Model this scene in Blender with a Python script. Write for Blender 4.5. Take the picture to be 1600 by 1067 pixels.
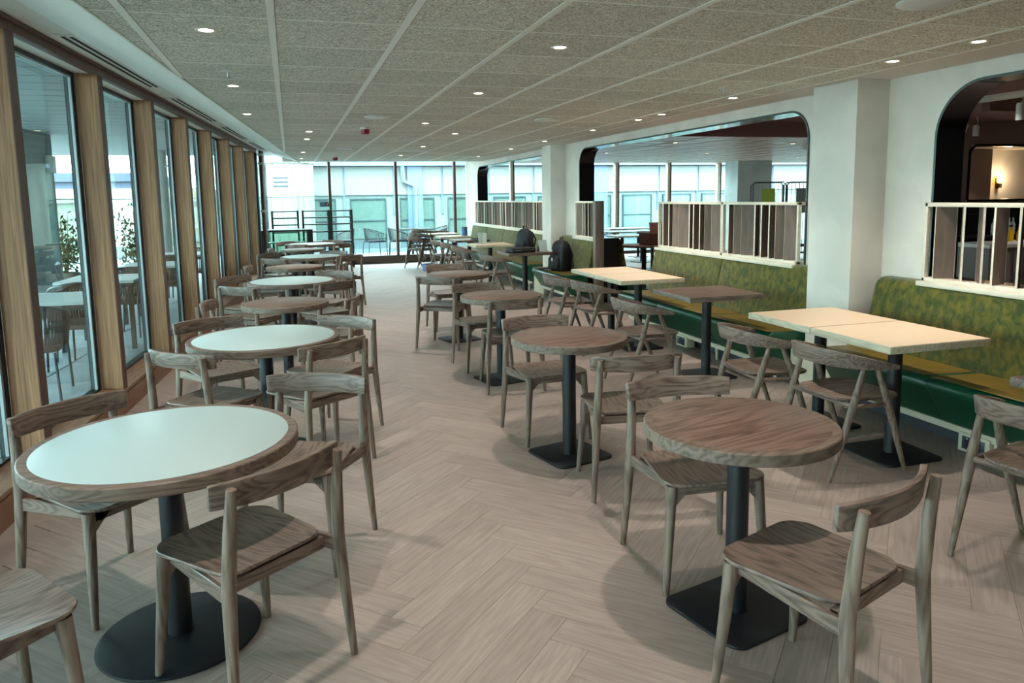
import bpy, bmesh, math, random
from mathutils import Vector, Matrix
from mathutils.geometry import tessellate_polygon
random.seed(7)
for o in list(bpy.data.objects): bpy.data.objects.remove(o)
SC = bpy.context.scene
COL = SC.collection

# ------------------------------------------------------------------ camera
YAW, PIT, ROL = 0.2889, 0.1277, -0.0155
cd = bpy.data.cameras.new('camera'); cam = bpy.data.objects.new('camera', cd); COL.objects.link(cam)
r = Vector((math.cos(YAW), -math.sin(YAW), 0)); fw = Vector((math.sin(YAW), math.cos(YAW), 0)); up = Vector((0, 0, 1))
f2 = fw*math.cos(PIT) - up*math.sin(PIT); u2 = up*math.cos(PIT) + fw*math.sin(PIT)
cx = r*math.cos(ROL) + u2*math.sin(ROL); cy = u2*math.cos(ROL) - r*math.sin(ROL)
M = Matrix((cx, cy, -f2)).transposed().to_4x4(); M.translation = Vector((0, 0, 1.586))
cam.matrix_world = M
cd.sensor_width = 36; cd.lens = 1154.3/1600*36; cd.shift_y = -78.2/1600; cd.clip_start = .05; cd.clip_end = 300
SC.camera = cam
# ------------------------------------------------------------------ world, sun, exposure
w = bpy.data.worlds.new('world'); SC.world = w; w.use_nodes = True
bg = w.node_tree.nodes['Background']; bg.inputs[0].default_value = (.80, .95, 1.0, 1); bg.inputs[1].default_value = 9.5
sd = bpy.data.lights.new('sun', 'SUN'); sun = bpy.data.objects.new('sun', sd); COL.objects.link(sun)
sd.energy = 2.6; sd.angle = .03; sd.color = (1, .95, .86); sun.rotation_euler = (math.radians(42), 0, math.radians(-28))
vs = SC.view_settings
vs.view_transform = 'Standard'; vs.look = 'None'; vs.gamma = 1; vs.use_curve_mapping = False; vs.exposure = 0.58
LAMP_W = 50.0

# ------------------------------------------------------------------ materials
def srgb(*c):
    return tuple(((v/255)/12.92 if v/255 <= .04045 else ((v/255+.055)/1.055)**2.4) for v in c) + (1,)
MATS = {}
def nt(name):
    m = bpy.data.materials.new(name); m.use_nodes = True; MATS[name] = m
    t = m.node_tree; return m, t, t.nodes['Principled BSDF']
def mat(name, col, rough=.6, metal=0, spec=.5, var=.0, scale=8, stretch=(1, 1, 1), col2=None, bump=0, bscale=None, coat=0, emit=None, es=1, sheen=0, detail=4, rnd=0, lo=.35, hi=.65):
    m, t, b = nt(name)
    b.inputs['Roughness'].default_value = rough; b.inputs['Metallic'].default_value = metal
    b.inputs['Specular IOR Level'].default_value = spec; b.inputs['Coat Weight'].default_value = coat
    b.inputs['Sheen Weight'].default_value = sheen
    c1 = srgb(*col); b.inputs['Base Color'].default_value = c1
    N = t.nodes.new; L = t.links.new
    if col2 or bump:
        tc = N('ShaderNodeTexCoord'); mp = N('ShaderNodeMapping'); mp.inputs['Scale'].default_value = stretch
        oi = N('ShaderNodeObjectInfo'); ad = N('ShaderNodeVectorMath'); ad.operation = 'ADD'; ml = N('ShaderNodeVectorMath'); ml.operation = 'SCALE'
        cmb = N('ShaderNodeCombineXYZ')
        for i in range(3): L(oi.outputs['Random'], cmb.inputs[i])
        L(cmb.outputs[0], ml.inputs[0]); ml.inputs['Scale'].default_value = 7 if rnd or True else 0
        L(tc.outputs['Object'], ad.inputs[0]); L(ml.outputs[0], ad.inputs[1]); L(ad.outputs[0], mp.inputs[0])
        nz = N('ShaderNodeTexNoise'); nz.inputs['Scale'].default_value = scale; nz.inputs['Detail'].default_value = detail; nz.inputs['Distortion'].default_value = .6
        L(mp.outputs[0], nz.inputs['Vector'])
        if col2:
            cr = N('ShaderNodeValToRGB'); cr.color_ramp.elements[0].position = lo; cr.color_ramp.elements[1].position = hi
            cr.color_ramp.elements[0].color = srgb(*col2); cr.color_ramp.elements[1].color = c1
            L(nz.outputs['Fac'], cr.inputs[0]); out = cr.outputs[0]
            if rnd:
                hs = N('ShaderNodeHueSaturation'); mr = N('ShaderNodeMapRange')
                mr.inputs['To Min'].default_value = 1-rnd; mr.inputs['To Max'].default_value = 1+rnd
                L(oi.outputs['Random'], mr.inputs[0]); L(mr.outputs[0], hs.inputs['Value']); L(out, hs.inputs['Color']); out = hs.outputs[0]
            L(out, b.inputs['Base Color'])
        if bump:
            bp = N('ShaderNodeBump'); bp.inputs['Strength'].default_value = bump; bp.inputs['Distance'].default_value = .004
            if bscale:
                n2 = N('ShaderNodeTexNoise'); n2.inputs['Scale'].default_value = bscale; L(mp.outputs[0], n2.inputs['Vector']); L(n2.outputs['Fac'], bp.inputs['Height'])
            else: L(nz.outputs['Fac'], bp.inputs['Height'])
            L(bp.outputs[0], b.inputs['Normal'])
    if emit:
        b.inputs['Emission Color'].default_value = srgb(*emit); b.inputs['Emission Strength'].default_value = es
    return m
def wood(name, c1, c2, axis, rough=.5, dense=1.5, rnd=.10, coat=0.0, spec=.4):
    """cathedral grain: wave rings distorted, stretched along one axis"""
    m, t, b = nt(name); N = t.nodes.new; L = t.links.new
    b.inputs['Roughness'].default_value = rough; b.inputs['Coat Weight'].default_value = coat; b.inputs['Specular IOR Level'].default_value = spec
    tc = N('ShaderNodeTexCoord'); oi = N('ShaderNodeObjectInfo'); cmb = N('ShaderNodeCombineXYZ'); sc = N('ShaderNodeVectorMath'); sc.operation = 'SCALE'; sc.inputs['Scale'].default_value = 5
    ad = N('ShaderNodeVectorMath'); ad.operation = 'ADD'; mp = N('ShaderNodeMapping')
    s = [9*dense]*3; s['XYZ'.index(axis)] = 1.1*dense; mp.inputs['Scale'].default_value = s
    for i in range(3): L(oi.outputs['Random'], cmb.inputs[i])
    L(cmb.outputs[0], sc.inputs[0]); L(tc.outputs['Object'], ad.inputs[0]); L(sc.outputs[0], ad.inputs[1]); L(ad.outputs[0], mp.inputs[0])
    n1 = N('ShaderNodeTexNoise'); n1.inputs['Scale'].default_value = .9; n1.inputs['Detail'].default_value = 1.5; L(mp.outputs[0], n1.inputs['Vector'])
    mu = N('ShaderNodeMath'); mu.operation = 'MULTIPLY'; mu.inputs[1].default_value = 11; L(n1.outputs['Fac'], mu.inputs[0])
    fr = N('ShaderNodeMath'); fr.operation = 'PINGPONG'; fr.inputs[1].default_value = .5; L(mu.outputs[0], fr.inputs[0])
    n2 = N('ShaderNodeTexNoise'); n2.inputs['Scale'].default_value = 5; n2.inputs['Detail'].default_value = 3; L(mp.outputs[0], n2.inputs['Vector'])
    mx = N('ShaderNodeMath'); mx.operation = 'MULTIPLY_ADD'; mx.inputs[1].default_value = 1.1; L(fr.outputs[0], mx.inputs[0]); L(n2.outputs['Fac'], mx.inputs[2])
    cr = N('ShaderNodeValToRGB'); cr.color_ramp.elements[0].position = .38; cr.color_ramp.elements[1].position = .95
    cr.color_ramp.elements[0].color = srgb(*c2); cr.color_ramp.elements[1].color = srgb(*c1); L(mx.outputs[0], cr.inputs[0])
    hs = N('ShaderNodeHueSaturation'); mr = N('ShaderNodeMapRange'); mr.inputs['To Min'].default_value = 1-rnd; mr.inputs['To Max'].default_value = 1+rnd
    L(oi.outputs['Random'], mr.inputs[0]); L(mr.outputs[0], hs.inputs['Value']); L(cr.outputs[0], hs.inputs['Color']); L(hs.outputs[0], b.inputs['Base Color'])
    bp = N('ShaderNodeBump'); bp.inputs['Strength'].default_value = .12; bp.inputs['Distance'].default_value = .002; L(mx.outputs[0], bp.inputs['Height']); L(bp.outputs[0], b.inputs['Normal'])
    return m
def glass(name, tint, gloss=.08, rough=0.0):
    m = bpy.data.materials.new(name); m.use_nodes = True; MATS[name] = m; t = m.node_tree
    t.nodes.remove(t.nodes['Principled BSDF']); N = t.nodes.new; L = t.links.new
    tr = N('ShaderNodeBsdfTransparent'); tr.inputs[0].default_value = tint; gl = N('ShaderNodeBsdfGlossy'); gl.inputs['Roughness'].default_value = rough
    lw_ = N('ShaderNodeLayerWeight'); lw_.inputs[0].default_value = .5; pw = N('ShaderNodeMath'); pw.operation = 'POWER'; pw.inputs[1].default_value = 5; L(lw_.outputs['Facing'], pw.inputs[0])
    fz = N('ShaderNodeMath'); fz.operation = 'MULTIPLY_ADD'; fz.inputs[1].default_value = .8; fz.inputs[2].default_value = .03; L(pw.outputs[0], fz.inputs[0])
    mx = N('ShaderNodeMixShader'); L(fz.outputs[0], mx.inputs[0]); L(tr.outputs[0], mx.inputs[1]); L(gl.outputs[0], mx.inputs[2])
    L(mx.outputs[0], t.nodes['Material Output'].inputs['Surface'])
    return m
ASH1, ASH2 = (136, 118, 106), (88, 74, 66)
wood('ash_x', ASH1, ASH2, 'X', rough=.42); wood('ash_y', ASH1, ASH2, 'Y', rough=.4); wood('ash_z', (140, 123, 110), (98, 83, 73), 'Z')
wood('top_wood', (132, 106, 93), (88, 66, 56), 'X', dense=1.1, rough=.42)
wood('rim_wood', (130, 112, 99), (94, 79, 69), 'X', dense=1.2, rough=.5)
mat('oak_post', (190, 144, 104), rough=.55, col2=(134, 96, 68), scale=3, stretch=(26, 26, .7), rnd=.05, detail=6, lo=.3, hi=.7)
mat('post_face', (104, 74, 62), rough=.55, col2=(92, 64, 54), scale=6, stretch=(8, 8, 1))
mat('sill_wood', (150, 118, 92), rough=.5, col2=(128, 98, 76), scale=5, stretch=(6, 1, 6))
mat('skirt', (150, 112, 88), rough=.55, col2=(136, 100, 80), scale=4)
mat('laminate_white', (192, 217, 217), rough=.36, spec=.5)
mat('laminate_cream', (232, 208, 176), rough=.4, spec=.4)
wood('edge_ply', (206, 192, 166), (176, 160, 136), 'Y', dense=1.5, rnd=.04)
mat('steel_black', (22, 26, 32), rough=.42, spec=.5)
mat('base_black', (26, 30, 36), rough=.5, spec=.4, col2=(44, 50, 58), scale=3.2, lo=.30, hi=.5, detail=10)
mat('plaster', (222, 214, 203), rough=.8, col2=(208, 200, 190), scale=2.2, bump=.08, detail=6)
mat('plaster_soffit', (214, 206, 196), rough=.8)
mat('soffit_white', (222, 220, 208), rough=.7)
mat('lining_black', (8, 8, 9), rough=.16, spec=.6)
mat('lining_edge', (72, 82, 80), rough=.35, metal=.6)
mat('grid_bar', (240, 240, 230), rough=.5)
mat('screen_frame', (220, 211, 192), rough=.5, col2=(208, 198, 178), scale=5, stretch=(1, 1, 6))
mat('slat_face', (124, 106, 94), rough=.6, col2=(108, 92, 82), scale=4, stretch=(6, 6, 1), rnd=.25)
mat('velvet', (112, 102, 34), rough=.95, sheen=.25, spec=.2, col2=(46, 62, 24), scale=20, stretch=(1, 1, .75), bump=.5, bscale=90, detail=15, lo=.36, hi=.78)
mat('leather_green', (16, 74, 52), rough=.33, spec=.55, bump=.1, bscale=30)
mat('leather_olive', (112, 92, 28), rough=.42, spec=.45, col2=(92, 80, 30), scale=4)
mat('bench_rail', (214, 204, 180), rough=.55)
mat('kick_dark', (62, 64, 70), rough=.7)
mat('white_metal', (214, 216, 210), rough=.4)
mat('lamp_trim', (226, 222, 208), rough=.4)
mat('lamp_glow', (255, 240, 214), emit=(255, 236, 200), es=14)
mat('red_plastic', (150, 24, 40), rough=.35)
mat('dark_void', (14, 14, 14), rough=.8)
mat('mullion', (92, 60, 50), rough=.45)
mat('plinth', (92, 72, 64), rough=.5, col2=(82, 64, 58), scale=5)
mat('frame_black', (20, 24, 26), rough=.4)
mat('frame_silver', (176, 190, 192), rough=.35, metal=.4)
mat('rope', (34, 40, 48), rough=.7)
mat('rope_brown', (66, 52, 46), rough=.7)
mat('terrace_table', (184, 192, 190), rough=.5)
mat('metal_dark', (52, 58, 62), rough=.4, metal=.5)
mat('paver', (146, 154, 162), rough=.6, col2=(128, 136, 144), scale=3, rnd=.12)
mat('paver_joint', (70, 76, 82), rough=.9)
mat('terrace_soffit', (150, 158, 156), rough=.5)
mat('terrace_column', (190, 200, 198), rough=.6, col2=(172, 184, 184), scale=2)
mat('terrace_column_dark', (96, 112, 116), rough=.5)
mat('facade', (138, 143, 138), rough=.7); mat('facade_panel', (122, 131, 126), rough=.45)
mat('facade_trim', (104, 120, 142), rough=.5); mat('facade_window', (98, 116, 110), rough=.15, spec=.7); mat('facade_frame', (56, 72, 78), rough=.5)
mat('facade_low', (84, 100, 106), rough=.5)
mat('streaky', (156, 158, 148), rough=.7, col2=(104, 112, 102), scale=2.5, stretch=(4, 4, .25), lo=.34, hi=.56)
mat('city_wall', (150, 146, 132), rough=.8, col2=(140, 136, 124), scale=.7)
mat('city_blue', (84, 98, 118), rough=.8)
mat('leaf', (74, 92, 50), rough=.6, col2=(50, 70, 34), scale=9); mat('bark', (92, 78, 60), rough=.8); mat('pot', (92, 88, 84), rough=.7)
mat('maroon', (138, 108, 102), rough=.6)
mat('taupe_wall', (126, 104, 94), rough=.7); mat('room_floor', (174, 160, 151), rough=.5, col2=(162, 148, 139), scale=3)
mat('slat_ceiling', (196, 172, 158), rough=.35, col2=(160, 134, 122), scale=1.5, stretch=(.4, 8, 1))
mat('bag_black', (18, 18, 22), rough=.65, col2=(30, 30, 36), scale=14, bump=.3); mat('bag_grey', (120, 126, 130), rough=.5); mat('plastic_clear', (205, 224, 220), rough=.25)
mat('blue_can', (98, 120, 176), rough=.4); mat('cardboard', (128, 82, 70), rough=.7, col2=(118, 74, 62), scale=5); mat('paper', (226, 226, 220), rough=.7)
mat('poster_green', (150, 170, 60), rough=.6); mat('poster_grey', (120, 124, 120), rough=.6); mat('sign_grey', (96, 108, 122), rough=.5)
mat('bottle_yellow', (222, 178, 20), rough=.3); mat('bottle_white', (222, 226, 222), rough=.35); mat('bottle_brown', (112, 52, 34), rough=.25)
mat('socket_blue', (84, 94, 108), rough=.25, metal=.5); mat('backboard', (34, 30, 30), rough=.7); mat('bar_panel', (120, 116, 112), rough=.5)
mat('sconce_glow', (255, 196, 90), emit=(255, 180, 80), es=7); mat('sconce_dark', (48, 36, 28), rough=.5)
mat('dining_dark', (44, 42, 44), rough=.6); mat('fridge_glass', (96, 130, 136), rough=.08, spec=.8); mat('rubber', (28, 24, 22), rough=.8)
mat('label_white', (222, 222, 222), rough=.6)
glass('glass_left', (.86, .965, .955, 1)); glass('glass_far', (.90, .985, .98, 1)); glass('glass_rail', (.88, .97, .965, 1)); glass('glass_side', (.80, .90, .86, 1))
# wood-wool ceiling tile
m, t, b = nt('wood_wool'); N = t.nodes.new; L = t.links.new
b.inputs['Roughness'].default_value = .95; b.inputs['Specular IOR Level'].default_value = .1
tc = N('ShaderNodeTexCoord'); oi = N('ShaderNodeObjectInfo'); ad = N('ShaderNodeVectorMath'); ad.operation = 'ADD'; cmb = N('ShaderNodeCombineXYZ'); sc = N('ShaderNodeVectorMath'); sc.operation = 'SCALE'; sc.inputs['Scale'].default_value = 9
for i in range(3): L(oi.outputs['Random'], cmb.inputs[i])
L(cmb.outputs[0], sc.inputs[0]); L(tc.outputs['Object'], ad.inputs[0]); L(sc.outputs[0], ad.inputs[1])
n1 = N('ShaderNodeTexNoise'); n1.inputs['Scale'].default_value = 44; n1.inputs['Detail'].default_value = 5; n1.inputs['Distortion'].default_value = 2.6; L(ad.outputs[0], n1.inputs['Vector'])
cr = N('ShaderNodeValToRGB'); e = cr.color_ramp.elements; e[0].position = .36; e[0].color = srgb(160, 156, 142); e[1].position = .66; e[1].color = srgb(252, 250, 236); L(n1.outputs['Fac'], cr.inputs[0])
hs = N('ShaderNodeHueSaturation'); mr = N('ShaderNodeMapRange'); mr.inputs['To Min'].default_value = .93; mr.inputs['To Max'].default_value = 1.06; L(oi.outputs['Random'], mr.inputs[0]); L(mr.outputs[0], hs.inputs['Value']); L(cr.outputs[0], hs.inputs['Color'])
L(hs.outputs[0], b.inputs['Base Color']); bp = N('ShaderNodeBump'); bp.inputs['Strength'].default_value = .5; bp.inputs['Distance'].default_value = .004; L(n1.outputs['Fac'], bp.inputs['Height']); L(bp.outputs[0], b.inputs['Normal'])
# floor plank: grain along UV u, tone per plank
m, t, b = nt('plank'); N = t.nodes.new; L = t.links.new
b.inputs['Roughness'].default_value = .5; b.inputs['Specular IOR Level'].default_value = .28
uv = N('ShaderNodeUVMap'); oi = N('ShaderNodeObjectInfo'); at = N('ShaderNodeAttribute'); at.attribute_name = 'tone'
sm = N('ShaderNodeMath'); sm.operation = 'ADD'; L(oi.outputs['Random'], sm.inputs[0]); L(at.outputs['Fac'], sm.inputs[1]); fr = N('ShaderNodeMath'); fr.operation = 'FRACT'; L(sm.outputs[0], fr.inputs[0])
cmb = N('ShaderNodeCombineXYZ'); ml = N('ShaderNodeMath'); ml.operation = 'MULTIPLY'; ml.inputs[1].default_value = 40; L(fr.outputs[0], ml.inputs[0])
for i in range(3): L(ml.outputs[0], cmb.inputs[i])
ad = N('ShaderNodeVectorMath'); ad.operation = 'ADD'; L(uv.outputs[0], ad.inputs[0]); L(cmb.outputs[0], ad.inputs[1])
mp = N('ShaderNodeMapping'); mp.inputs['Scale'].default_value = (.8, 10, 1); L(ad.outputs[0], mp.inputs[0])
n1 = N('ShaderNodeTexNoise'); n1.inputs['Scale'].default_value = 1.1; n1.inputs['Detail'].default_value = 2; L(mp.outputs[0], n1.inputs['Vector'])
mu = N('ShaderNodeMath'); mu.operation = 'MULTIPLY'; mu.inputs[1].default_value = 9; L(n1.outputs['Fac'], mu.inputs[0]); pp = N('ShaderNodeMath'); pp.operation = 'PINGPONG'; pp.inputs[1].default_value = .5; L(mu.outputs[0], pp.inputs[0])
n2 = N('ShaderNodeTexNoise'); n2.inputs['Scale'].default_value = 7; n2.inputs['Detail'].default_value = 4; L(mp.outputs[0], n2.inputs['Vector'])
mx = N('ShaderNodeMath'); mx.operation = 'MULTIPLY_ADD'; mx.inputs[1].default_value = .5; L(pp.outputs[0], mx.inputs[0]); L(n2.outputs['Fac'], mx.inputs[2])
cr = N('ShaderNodeValToRGB'); e = cr.color_ramp.elements; e[0].position = .3; e[0].color = srgb(158, 144, 135); e[1].position = .9; e[1].color = srgb(180, 166, 157); L(mx.outputs[0], cr.inputs[0])
hs = N('ShaderNodeHueSaturation'); mr = N('ShaderNodeMapRange'); mr.inputs['To Min'].default_value = .92; mr.inputs['To Max'].default_value = 1.05; L(fr.outputs[0], mr.inputs[0]); L(mr.outputs[0], hs.inputs['Value']); L(cr.outputs[0], hs.inputs['Color'])
L(hs.outputs[0], b.inputs['Base Color'])

# ------------------------------------------------------------------ mesh helpers
class MB:
    def __init__(s): s.v = []; s.f = []; s.m = []
    def add(s, vs, fs, mi=0):
        k = len(s.v); s.v += [tuple(v) for v in vs]; s.f += [tuple(i+k for i in f) for f in fs]; s.m += [mi]*len(fs); return s
    def box(s, x0, x1, y0, y1, z0, z1, mi=0):
        return s.add([(x0,y0,z0),(x1,y0,z0),(x1,y1,z0),(x0,y1,z0),(x0,y0,z1),(x1,y0,z1),(x1,y1,z1),(x0,y1,z1)],
                     [(0,3,2,1),(4,5,6,7),(0,1,5,4),(1,2,6,5),(2,3,7,6),(3,0,4,7)], mi)
    def hexa(s, b4, t4, mi=0):
        return s.add(list(b4)+list(t4), [(0,3,2,1),(4,5,6,7),(0,1,5,4),(1,2,6,5),(2,3,7,6),(3,0,4,7)], mi)
    def prism(s, poly, z0, z1, mi=0):
        n = len(poly)
        return s.add([(p[0],p[1],z0) for p in poly]+[(p[0],p[1],z1) for p in poly],
                     [tuple(range(n-1,-1,-1)), tuple(range(n,2*n))]+[(i,(i+1)%n,n+(i+1)%n,n+i) for i in range(n)], mi)
    def tube(s, path, radii, n=10, mi=0, flat=1):
        path = [Vector(p) for p in path]; rings = []; prev = None
        for i, p in enumerate(path):
            d = (path[min(i+1, len(path)-1)]-path[max(i-1, 0)]).normalized()
            a = prev if prev else (Vector((0,0,1)) if abs(d.z) < .9 else Vector((1,0,0)))
            x = (a - d*a.dot(d)).normalized(); y = d.cross(x); prev = x
            rr = radii[i] if isinstance(radii, (list, tuple)) else radii
            rings.append([p+x*math.cos(2*math.pi*k/n)*rr+y*math.sin(2*math.pi*k/n)*rr*flat for k in range(n)])
        vs = [v for q in rings for v in q]; m_ = len(rings)
        fs = [(i*n+k, i*n+(k+1)%n, (i+1)*n+(k+1)%n, (i+1)*n+k) for i in range(m_-1) for k in range(n)]
        fs += [tuple(range(n-1,-1,-1)), tuple((m_-1)*n+k for k in range(n))]
        return s.add(vs, fs, mi)
    def lathe(s, prof, c=(0,0,0), n=32, mi=0):
        vs = []; fs = []; m_ = len(prof)
        for rr, z in prof:
            vs += [(c[0]+rr*math.cos(2*math.pi*k/n), c[1]+rr*math.sin(2*math.pi*k/n), c[2]+z) for k in range(n)]
        fs = [(i*n+k, i*n+(k+1)%n, (i+1)*n+(k+1)%n, (i+1)*n+k) for i in range(m_-1) for k in range(n)]
        fs += [tuple(range(n-1,-1,-1)), tuple((m_-1)*n+k for k in range(n))]
        return s.add(vs, fs, mi)
    def loft(s, rings, mi=0, caps=True, closed=True):
        n = len(rings[0]); m_ = len(rings); vs = [v for q in rings for v in q]
        K = n if closed else n-1
        fs = [(i*n+k, i*n+(k+1)%n, (i+1)*n+(k+1)%n, (i+1)*n+k) for i in range(m_-1) for k in range(K)]
        if caps: fs += [tuple(range(n-1,-1,-1)), tuple((m_-1)*n+k for k in range(n))]
        return s.add(vs, fs, mi)
    def build(s, name, mats, parent=None, bevel=0, seg=2, smooth=35, loc=None, rz=0):
        me = bpy.data.meshes.new(name); me.from_pydata(s.v, [], s.f)
        if isinstance(mats, str): mats = [mats]
        for q in mats: me.materials.append(MATS[q])
        for p, mi in zip(me.polygons, s.m): p.material_index = mi
        bm = bmesh.new(); bm.from_mesh(me)
        bmesh.ops.recalc_face_normals(bm, faces=bm.faces)
        if bevel:
            ed = [e for e in bm.edges if len(e.link_faces) == 2 and e.calc_face_angle(0) > math.radians(35)]
            bmesh.ops.bevel(bm, geom=ed, offset=bevel, segments=seg, affect='EDGES', profile=.5, clamp_overlap=True)
        if smooth:
            for f_ in bm.faces: f_.smooth = True
            for e in bm.edges:
                if len(e.link_faces) != 2 or e.calc_face_angle(0) > math.radians(smooth): e.smooth = False
        bm.to_mesh(me); bm.free()
        o = bpy.data.objects.new(name, me); COL.objects.link(o)
        if parent: o.parent = parent
        if loc: o.location = loc
        o.rotation_euler.z = rz
        return o
def tag(o, label=None, cat=None, group=None, kind=None):
    if label: o['label'] = label
    if cat: o['category'] = cat
    if group: o['group'] = group
    if kind: o['kind'] = kind
    return o
def empty(name, loc=(0,0,0), rz=0, label=None, cat=None, group=None, kind=None):
    o = bpy.data.objects.new(name, None); COL.objects.link(o); o.location = loc; o.rotation_euler.z = rz; o.empty_display_size = .1
    return tag(o, label, cat, group, kind)
def copy_tree(o, parent=None):
    c = o.copy(); COL.objects.link(c); c.parent = parent
    for ch in o.children: copy_tree(ch, c)
    return c
def S(o, label, cat): return tag(o, label, cat, None, 'structure')
def part(name, mats, parent, *boxes, bevel=0):
    q = MB()
    for b_ in boxes: q.box(*b_)
    return q.build(name, mats, parent, bevel)
def rpoly(pts, rad, n=5):
    out = []; N_ = len(pts)
    for i in range(N_):
        p = Vector(pts[i]); a = Vector(pts[i-1]); c = Vector(pts[(i+1) % N_])
        rr = rad[i] if isinstance(rad, (list, tuple)) else rad
        if rr <= 0: out.append((p.x, p.y)); continue
        u = (a-p).normalized(); v = (c-p).normalized(); ang = u.angle(v); d = rr/math.tan(ang/2)
        d = min(d, (a-p).length*.49, (c-p).length*.49); rr = d*math.tan(ang/2)
        ctr = p+(u+v).normalized()*(rr/math.sin(ang/2)); s0 = p+u*d-ctr; s1 = p+v*d-ctr
        a0 = math.atan2(s0.y, s0.x); a1 = math.atan2(s1.y, s1.x); da = (a1-a0+math.pi) % (2*math.pi)-math.pi
        out += [(ctr.x+rr*math.cos(a0+da*k/n), ctr.y+rr*math.sin(a0+da*k/n)) for k in range(n+1)]
    return out
SL = .0758                                   # the window wall runs slightly askew to the ceiling grid
WD = Vector((SL, 1, 0)).normalized(); WN = Vector((1, -SL, 0)).normalized()   # along / into the room
def W(u, y, z):                              # point with wall offset u at depth y
    return (u+SL*y, y, z)
def wbox(q, u0, u1, y0, y1, z0, z1, mi=0):
    return q.hexa([W(u0,y0,z0),W(u1,y0,z0),W(u1,y1,z0),W(u0,y1,z0)], [W(u0,y0,z1),W(u1,y0,z1),W(u1,y1,z1),W(u0,y1,z1)], mi)

# ------------------------------------------------------------------ floor (herringbone planks)
floor = S(MB().prism([W(-1.90,-3.2,0)[:2], (4.31,-3.2), (17,-3.2), (17,18.6), W(-1.90,18.6,0)[:2]], -.12, -.004).build('floor', 'room_floor'), 'pale pinkish oak herringbone floor', 'floor')
PW, PL = .15, .75
def plank_mesh(q, cx_, cy_, ang, tone=None):
    g = .00035; c, s_ = math.cos(ang), math.sin(ang)
    def P(u, v, z): return (cx_+u*c-v*s_, cy_+u*s_+v*c, z)
    hl, hw = PL/2-g, PW/2-g; b_ = .0003
    q.add([P(-hl,-hw,-.004),P(hl,-hw,-.004),P(hl,hw,-.004),P(-hl,hw,-.004),P(-hl+b_,-hw+b_,0),P(hl-b_,-hw+b_,0),P(hl-b_,hw-b_,0),P(-hl+b_,hw-b_,0)],
          [(4,5,6,7),(0,1,5,4),(1,2,6,5),(2,3,7,6),(3,0,4,7)])
def add_uv(me, tones=None, per=5):
    uvl = me.uv_layers.new(name='UVMap'); base = [(-.375,-.075),(.375,-.075),(.375,.075),(-.375,.075)]
    for p in me.polygons:
        for j, li in enumerate(p.loop_indices):
            uvl.data[li].uv = base[j % 4]
    if tones:
        a = me.attributes.new('tone', 'FLOAT', 'FACE')
        for p in me.polygons: a.data[p.index].value = tones[p.index//per]
def planks():
    A = math.pi/4; d1 = Vector((math.cos(A), math.sin(A))); d2 = Vector((-math.sin(A), math.cos(A)))
    res = []; o0 = Vector((.396, 2.347))
    # block (in local grid): horizontal plank at (i*PW + ..), classic herringbone lattice
    for i in range(-170, 171):
        for j in range(-26, 27):
            # lattice vectors: a=(PW,PW), b=(2L,0)->(PL, -PL)
            p = Vector((i*PW + j*PL, i*PW - j*PL))
            for k in (0, 1):
                if k == 0: c = p+Vector((PL/2, PW/2)); ang = A
                else: c = p+Vector((PW/2, PW+PL/2)); ang = A+math.pi/2
                wpt = o0+d1*c.x+d2*c.y
                if -1.74 < wpt.x-SL*wpt.y and wpt.x < 4.26 and -.9 < wpt.y < 18.15: res.append((wpt.x, wpt.y, ang))
    return res
PK = planks()
camxy = Vector((0, 0))
def seen(p):
    d = Vector((p[0], p[1], 0))-Vector((0, 0, 1.586)); zc = d.dot(f2)
    if zc <= .2: return 1e9
    x_ = 800+1154.3*d.dot(cx)/zc; y_ = 455.3-1154.3*d.dot(cy)/zc
    if -90 < x_ < 1690 and 300 < y_ < 1140: return zc
    return 1e8+zc
PK.sort(key=seen)
q = MB(); plank_mesh(q, 0, 0, 0); pme = None
for i, (x, y, a) in enumerate(PK[:290]):
    if i == 0:
        po = q.build('plank', 'plank', floor, smooth=0); pme = po.data; add_uv(pme)
    else:
        po = bpy.data.objects.new('plank', pme); COL.objects.link(po); po.parent = floor
    po.location = (x, y, 0); po.rotation_euler.z = a + (math.pi if random.random() < .5 else 0)
q = MB(); tn = []
for (x, y, a) in PK[290:]: plank_mesh(q, x, y, a); tn.append(random.random())
me = bpy.data.meshes.new('plank_field'); me.from_pydata(q.v, [], q.f); me.materials.append(MATS['plank']); add_uv(me, tn)
po = bpy.data.objects.new('plank_field', me); COL.objects.link(po); po.parent = floor; po['kind'] = 'stuff'

# ------------------------------------------------------------------ ceiling
CZ = 2.4; CX0 = -.037; CY0 = 3.6; TS = .602; CR = 3.87; CEND = 16.66; UE = -1.045
ceiling = S(MB().prism([W(-1.9,-3.2,0)[:2], (17.2,-3.2), (17.2,18.7), W(-1.9,18.7,0)[:2]], 2.78, 3.0).build('ceiling', 'soffit_white'), 'suspended ceiling of beige wood-wool tiles in a pale metal grid', 'ceiling')
part('ceiling_end', 'soffit_white', ceiling, (-.1, 4.31, CEND, CEND+.03, CZ-.006, 2.79))
def clip(poly):
    out = []
    for i in range(len(poly)):
        a, b_ = Vector(poly[i]), Vector(poly[(i+1) % len(poly)])
        fa = a.x-SL*a.y-UE; fb = b_.x-SL*b_.y-UE
        if fa >= 0: out.append(tuple(a))
        if (fa > 0) != (fb > 0) and abs(fa-fb) > 1e-9:
            t_ = fa/(fa-fb); out.append(tuple(a+(b_-a)*t_))
    return out
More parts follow.
